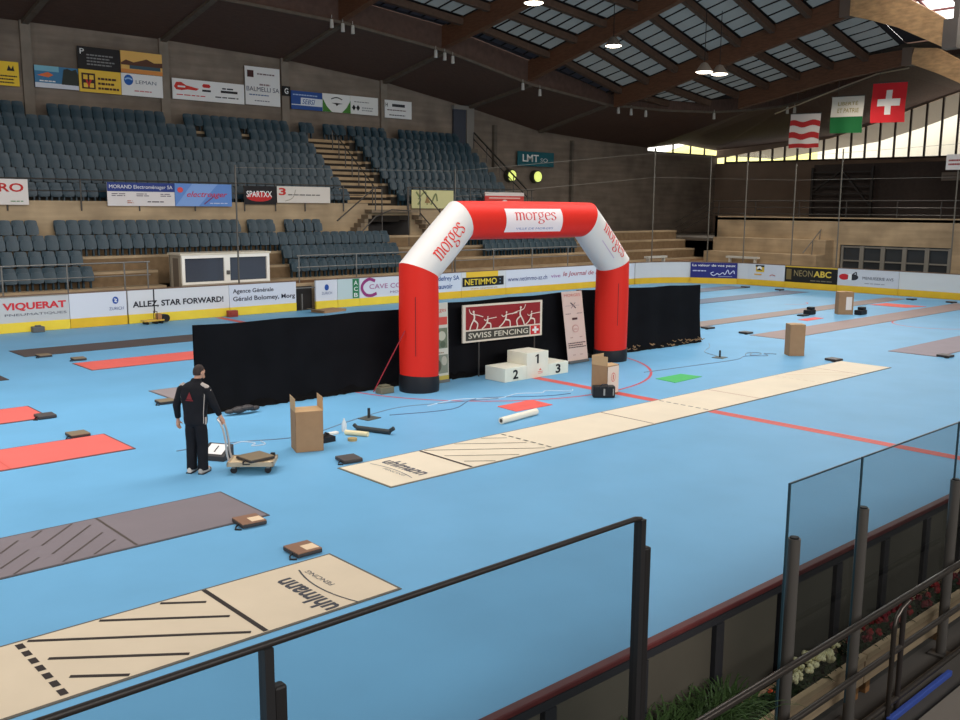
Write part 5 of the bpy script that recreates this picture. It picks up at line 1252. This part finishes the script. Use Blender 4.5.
# flat trolley with grey box
tr = thing('platform_trolley', 'flat platform trolley with curved metal handle held by the man', 'trolley', (-9.87,13.90,0), R(-39))
MB().box(-.36,.36,-.24,.24,.15,.185).build('deck', mat('deck_wood', (214,190,154), .6, noise=.08), tr, bevel=.008)
mb = MB(); mb.box(-.38,.38,-.26,-.23,.13,.2); mb.box(-.38,.38,.23,.26,.13,.2); mb.box(-.38,-.35,-.26,.26,.13,.2); mb.box(.35,.38,-.26,.26,.13,.2); mb.build('deck_frame', mat('trolley_steel', (186,166,140), .45, .4), tr)
hp = [(-.365,.17),(-.40,.32),(-.41,.48),(-.43,.62),(-.455,.74),(-.49,.84),(-.53,.90)]
path = catmull([(x,z) for x,z in hp],4)
pts = [(x,-.11,z) for x,z in path] + [(-.535,-.07,.905),(-.535,.07,.905)] + [(x,.11,z) for x,z in reversed(path)]
MB().tube(pts, .018, 8).build('handle', mat('handle_metal', (200,190,184), .35, .7), tr, smooth=True)
for x in (-.28,.28):
    for y in (-.18,.18):
        c = MB().tube([(x,y-.02,.055),(x,y+.02,.055)], .055, 14).build('caster', paint((28,28,30)), tr)
        MB().box(x-.03,x+.03,y-.032,y+.032,.09,.15).build('fork', STEEL, c)
MB().box(.27,.34,.15,.22,.185,.25).build('corner_bumper', paint((32,30,30)), tr)
o = copy_tree(PR[2]); o.location = (-9.83,13.88,.187); o.rotation_euler = (0,0,R(4)); o.scale = (1.3,1.2,.9); tag(o, 'grey-lidded scoring box lying on the flat trolley deck', 'scoring box', 'scoring boxes at the ends of the pistes')

# ================================================================== NEAR BARRIER, RAILS AND PLANTERS
CAP = mat('cap_red', (84,36,36), .5, noise=.15, scale=4); PANB = mat('board_back', (74,69,60), .7, noise=.12, scale=1.2); PSTB = mat('board_post_dark', (40,40,44), .5)
nb = thing('rink_board', 'near rink boards with dark red cap rail and dark uprights', 'rink board', (-8,4,0), 0, None)
MB().box(-31,31,3.97,4.05,1.165,1.21).build('cap_rail', CAP, nb, off='w', bevel=.01)
MB().box(-31,31,4.02,4.06,0,1.165).build('inner_face', paint((210,212,214)), nb, off='w')
MB().box(-31,31,3.965,4.02,1.105,1.165).build('under_cap', PSTB, nb, off='w')
xs = [-12.15+.98*k for k in range(-4, 20)]
for xa, xb in zip(xs, xs[1:]):
    MB().box(xa+.07,xb-.07,3.985,4.02,.05,1.105).build('back_panel', PANB, nb, off='w')
for x in xs: MB().box(x-.055,x+.055,3.95,4.02,0,1.105).build('upright', PSTB, nb, off='w')
GLS = glass_mat('barrier_glass', (228,234,236), .02); EDGE = mat('glass_edge', (40,62,72), .3); GLD = glass_mat('barrier_glass_dim', (206,212,214), .06)
YG = 3.45
gp = thing('glass_barrier', 'left glass barrier panels topped by a dark handrail', 'glass barrier', (-14.5,YG,0))
for xa, xb in ((-18.6,-15.50),(-15.46,-12.92)):
    MB().quad((xa,YG,.3),(xb,YG,.3),(xb,YG,2.495),(xa,YG,2.495)).build('pane', GLS, gp, off='w')
MB().tube([(-18.7,YG,2.50),(-12.95,YG,2.50),(-12.90,YG,2.49),(-12.885,YG,2.45),(-12.885,YG,2.38)], .0165, 12).build('handrail', mat('rail_dark', (44,40,38), .45, .2), gp, off='w', smooth=True)
for x in (-15.48,-12.90):
    p = MB().box(x-.022,x+.022,YG-.03,YG+.03,.0,2.49).build('post', mat('post_dark', (46,45,46), .45, .3), gp, off='w')
    MB().box(x+.024,x+.085,YG-.03,YG+.03,0,2.30).build('post_sleeve', mat('post_sleeve', (40,38,38), .5, .3), p, off='w', bevel=.012)
GPN = 'frameless glass panels on grey posts'
for i, (xa, xb, lab) in enumerate(((-11.13,-10.02,'narrow frameless glass panel at the left of the right-hand barrier'),(-9.99,-8.05,'wide frameless glass panel second in the right-hand barrier'),(-8.02,-6.0,'frameless glass panel at the right edge of the frame'))):
    t = thing('glass_screen', lab, 'glass panel', (xa,YG,.2), 0, GPN)
    MB().quad((xa,YG,.2),(xb,YG,.2),(xb,YG,2.37),(xa,YG,2.37)).build('pane', GLD, t, off='w')
    mb = MB(); mb.box(xa-.008,xa+.008,YG-.008,YG+.008,.2,2.37); mb.box(xa,xb,YG-.006,YG+.006,2.36,2.372); mb.build('pane_edge', EDGE, t, off='w')
for x, zt, lab in ((-11.05,1.93,'grey tubular post at the left edge of the narrow glass panel'),(-9.95,1.93,'grey tubular post between narrow and wide glass panels'),(-8.03,1.8,'grey tubular post at the right edge of the frame')):
    t = MB().tube([(x,YG-.02,0),(x,YG-.02,zt)], .047, 18); t.box(x-.09,x+.09,YG-.11,YG+.07,0,.02)
    o = t.build('barrier_post', mat('post_tube', (98,94,90), .38, .45), off=(x,YG,0), smooth=True); tag(o, lab, 'post', 'grey posts of the glass barrier')
    MB().tube([(x,YG-.02,zt-.01),(x,YG-.02,zt+.012)], .034, 14).build('cap', paint((26,26,28)), o, off='w')
# spectator rail
YR = 3.25; RM = mat('rail_metal', (84,78,73), .28, .75)
gr = thing('guard_rail', 'dark metal guard rail with three bars in front of the planters', 'guard rail', (-9,YR,0))
for z, r in ((1.06,.028),(.60,.026),(.12,.026)): MB().tube([(-16,YR,z),(2,YR,z)], r, 10).build('bar', RM, gr, off='w', smooth=True)
MB().tube([(-9.66,YR-.03,0),(-9.66,YR-.03,.82),(-9.63,YR-.03,.94),(-9.54,YR-.03,1.0),(-9.4,YR-.03,1.03)], .022, 10).build('bent_post', RM, gr, off='w', smooth=True)
for x in (-9.42,-6.9,-4.4,-1.9,.6,-12.6): MB().tube([(x,YR,0),(x,YR,1.04)], .024, 10).build('post', mat('rail_post', (66,60,58), .4, .5), gr, off='w', smooth=True)
# planters
PWD = mat('planter_wood', (206,172,138), .75, noise=.22, scale=2, stretch=(1,1,10)); SOIL = mat('soil', (50,38,30), .9)
def planter(label, x0, x1):
    t = thing('planter_box', label, 'planter', ((x0+x1)/2,3.72,0), 0, 'long wooden planters by the rink boards')
    for z in (.20,.28,.36): 
        mb = MB(); mb.box(x0,x1,3.56,3.59,z-.075,z); mb.box(x0,x1,3.85,3.88,z-.075,z); mb.box(x0,x0+.03,3.59,3.85,z-.075,z); mb.box(x1-.03,x1,3.59,3.85,z-.075,z); mb.build('plank', PWD, t, off='w')
    MB().box(x0,x1,3.545,3.60,.36,.41).build('rim', mat('planter_rim', (228,196,158), .7, noise=.1), t, off='w')
    MB().box(x0+.03,x1-.03,3.6,3.85,.3,.35).build('soil', SOIL, t, off='w')
    mb = MB()
    for x in (x0+.1,(x0+x1)/2,x1-.1): mb.box(x-.04,x+.04,3.57,3.87,0,.125)
    mb.build('foot', mat('planter_foot', (120,84,50), .8), t, off='w')
planter('long wooden planter with cream and orange flowers behind the first two grey posts', -13.6, -9.42)
planter('long wooden planter full of red flowers behind the guard rail at right', -9.40, -6.0)
MB_b = MB().box(-9.7,-8.4,3.17,3.215,0,.055); tag(MB_b.build('blue_plank', paint((54,76,150)), off=(-8.8,3.19,0), bevel=.008), 'blue plank lying on the floor below the red flower planter', 'plank')
# plants
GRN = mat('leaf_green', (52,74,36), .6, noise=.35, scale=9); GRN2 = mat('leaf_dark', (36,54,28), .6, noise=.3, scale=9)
def blades(mb, c, n, L, spread, rnd, w=.012, droop=.9, up=.8):
    c = V(c)
    for _ in range(n):
        a = rnd.uniform(0,2*PI); l = L*rnd.uniform(.6,1.1); d = V((math.cos(a),math.sin(a),0)); p = c + V((rnd.uniform(-1,1)*spread,rnd.uniform(-1,1)*spread*.35,0)); vs = []
        side = V((-d.y,d.x,0)); k = 5; o_ = rnd.uniform(.35,.75)
        for i in range(k+1):
            t = i/k; q = p + d*(l*o_*t) + V((0,0,l*(up*t - droop*.55*t*t*1.1))); ww = w*(1-t*.92)
            vs += [q - side*ww, q + side*ww]
        mb.add(vs, [(2*i,2*i+1,2*i+3,2*i+2) for i in range(k)])
rnd = random.Random(11)
for lab, x, s in (('bushy green fern-like plant at the bottom edge, left one of the clump',-13.05,1.0),('bushy green fern-like plant at the bottom edge, middle one of the clump',-12.45,1.0),('bushy green fern-like plant at the bottom edge, right one with a tall frond',-11.6,.85)):
    t = thing('potted_fern', lab, 'plant', (x,3.72,.34), 0, 'green fern-like plants in the planter')
    mb = MB(); blades(mb, (x,3.70,.40), 420, .80*s, .30, rnd, .013, 1.1, 1.05); mb.build('foliage', GRN, t, off='w')
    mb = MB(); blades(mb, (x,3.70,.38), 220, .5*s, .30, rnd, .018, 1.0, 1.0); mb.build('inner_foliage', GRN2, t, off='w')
    if s < .9:
        mb = MB(); blades(mb, (x,3.72,.5), 12, .42, .03, rnd, .012, .35, .95); mb.build('tall_frond', GRN, t, off='w')
def flower(label, x, rgb, n, sz, z0=.36, hgt=.2, group='flowering plants in the planters'):
    t = thing('flowering_plant', label, 'flowers', (x,3.72,.34), 0, group)
    mb = MB(); blades(mb, (x,3.72,.35), 40, .28, .16, rnd, .022, 1.0, .8); mb.build('foliage', GRN2, t, off='w')
    for k in range(n):
        c = V((x+rnd.uniform(-.17,.17), 3.72+rnd.uniform(-.1,.08), z0+hgt*rnd.uniform(.45,1.0))); q = MB()
        for _ in range(9):
            v = V((rnd.gauss(0,1),rnd.gauss(0,1),rnd.gauss(0,1)+.3)).normalized()*sz*.62; q.sphere(c+v, sz*.5, 6, 4)
        q.build('flower_head', paint(rgb), t, off='w')
for i, x in enumerate((-10.42,-10.22,-10.02,-9.8)):
    flower('cream hydrangea-like flower cluster, %s of four between the first two grey posts' % ('lowest and leftmost','second lowest','third','topmost')[i], x, (236,226,178), 6, .042)
flower('orange-red flower low at the foot of the first grey post', -10.8, (214,84,52), 4, .03, .34, .12)
for i, x in enumerate((-9.3,-9.0,-8.7,-8.35,-8.0,-7.6,-7.1)):
    flower('dark red flower clump in the right planter, %s along from the second grey post' % ORD(i+1), x, ((122,26,38),(140,34,36))[i % 2], 7, .035, .36, .16)
# low bench in the bottom right corner
t = thing('spectator_bench', 'low grey bench with dark frame in the bottom right corner', 'bench', (-8.6,2.85,0))
MB().box(-9.8,-6.5,2.75,3.0,.02,.07).build('seat_board', paint((112,104,96)), t, off='w')
mb = MB()
for x in (-9.0,-8.3,-7.6): mb.bar((x,2.5,.02),(x+.3,2.75,.06),.03,.03); mb.bar((x+.3,2.5,.02),(x,2.75,.06),.03,.03)
mb.build('frame', PSTB, t, off='w')

# ================================================================== LIGHT
def area(name, loc, tgt, sx, sy, power, col=(1,1,1), spread=180):
    l = bpy.data.lights.new(name, 'AREA'); l.shape = 'RECTANGLE'; l.size = sx; l.size_y = sy; l.energy = power; l.color = col; l.spread = R(spread)
    o = bpy.data.objects.new(name, l); C.objects.link(o); o.location = loc
    o.rotation_euler = (V(tgt)-V(loc)).to_track_quat('-Z','Y').to_euler(); return o
area('rooflight_lamp', (-18,19,14.2), (-18,21.5,0), 26, 9, 2500, (1.0,.99,.97), 150)
area('rooflight_lamp', (9,18,13.9), (9,20.5,0), 26, 9, 1500, (1.0,.99,.97), 150)
area('near_window_lamp', (-6,-6.5,8.6), (-4,22,0), 50, 4, 2700, (1.0,.98,.95), 115)
area('end_window_lamp', (49.0,31,9.4), (30,26,0), 22, 2.0, 450, (1.0,.97,.9), 70)
area('left_fill_lamp', (-33,16,8), (0,28,3), 26, 6, 1200, (1.0,.96,.9), 150)
for k, (x, y, z) in enumerate([(12.6,29.7,12.9),(20.99,32.3,12.4),(22.9,28.1,10.9),(24.05,28.0,10.9),(33,26,11.0),(36,34,10.2)]):  # last two are added fill lights without a fixture
    area('ceiling_and_fill_light', (x,y,z), (x,y,0), .7, .7, 170 if k < 4 else 240, (1.0,.93,.84), 165)
w = bpy.data.worlds.new('outside_sky'); bpy.context.scene.world = w; w.use_nodes = True
bg = w.node_tree.nodes['Background']; bg.inputs['Color'].default_value = (1.0,.98,.94,1); bg.inputs['Strength'].default_value = 2.6

# ================================================================== CAMERA
cam = bpy.data.cameras.new('camera'); co = bpy.data.objects.new('camera', cam); C.objects.link(co)
F, PIT, ROL, YAW = 943.45, .160, .006, .833
fw = V((math.cos(YAW)*math.cos(PIT), math.sin(YAW)*math.cos(PIT), -math.sin(PIT))); rt = V((math.sin(YAW),-math.cos(YAW),0)); up = rt.cross(fw)
r2 = rt*math.cos(ROL)+up*math.sin(ROL); u2 = -rt*math.sin(ROL)+up*math.cos(ROL)
m = Matrix((r2,u2,-fw)).transposed().to_4x4(); m.translation = CAMP
co.matrix_world = m
cam.sensor_width = 36; cam.lens = F/960*36; cam.clip_start = .05; cam.clip_end = 400
sc = bpy.context.scene; sc.camera = co
sc.view_settings.view_transform = 'Standard'; sc.view_settings.look = 'None'; sc.view_settings.exposure = 0; sc.view_settings.gamma = 1
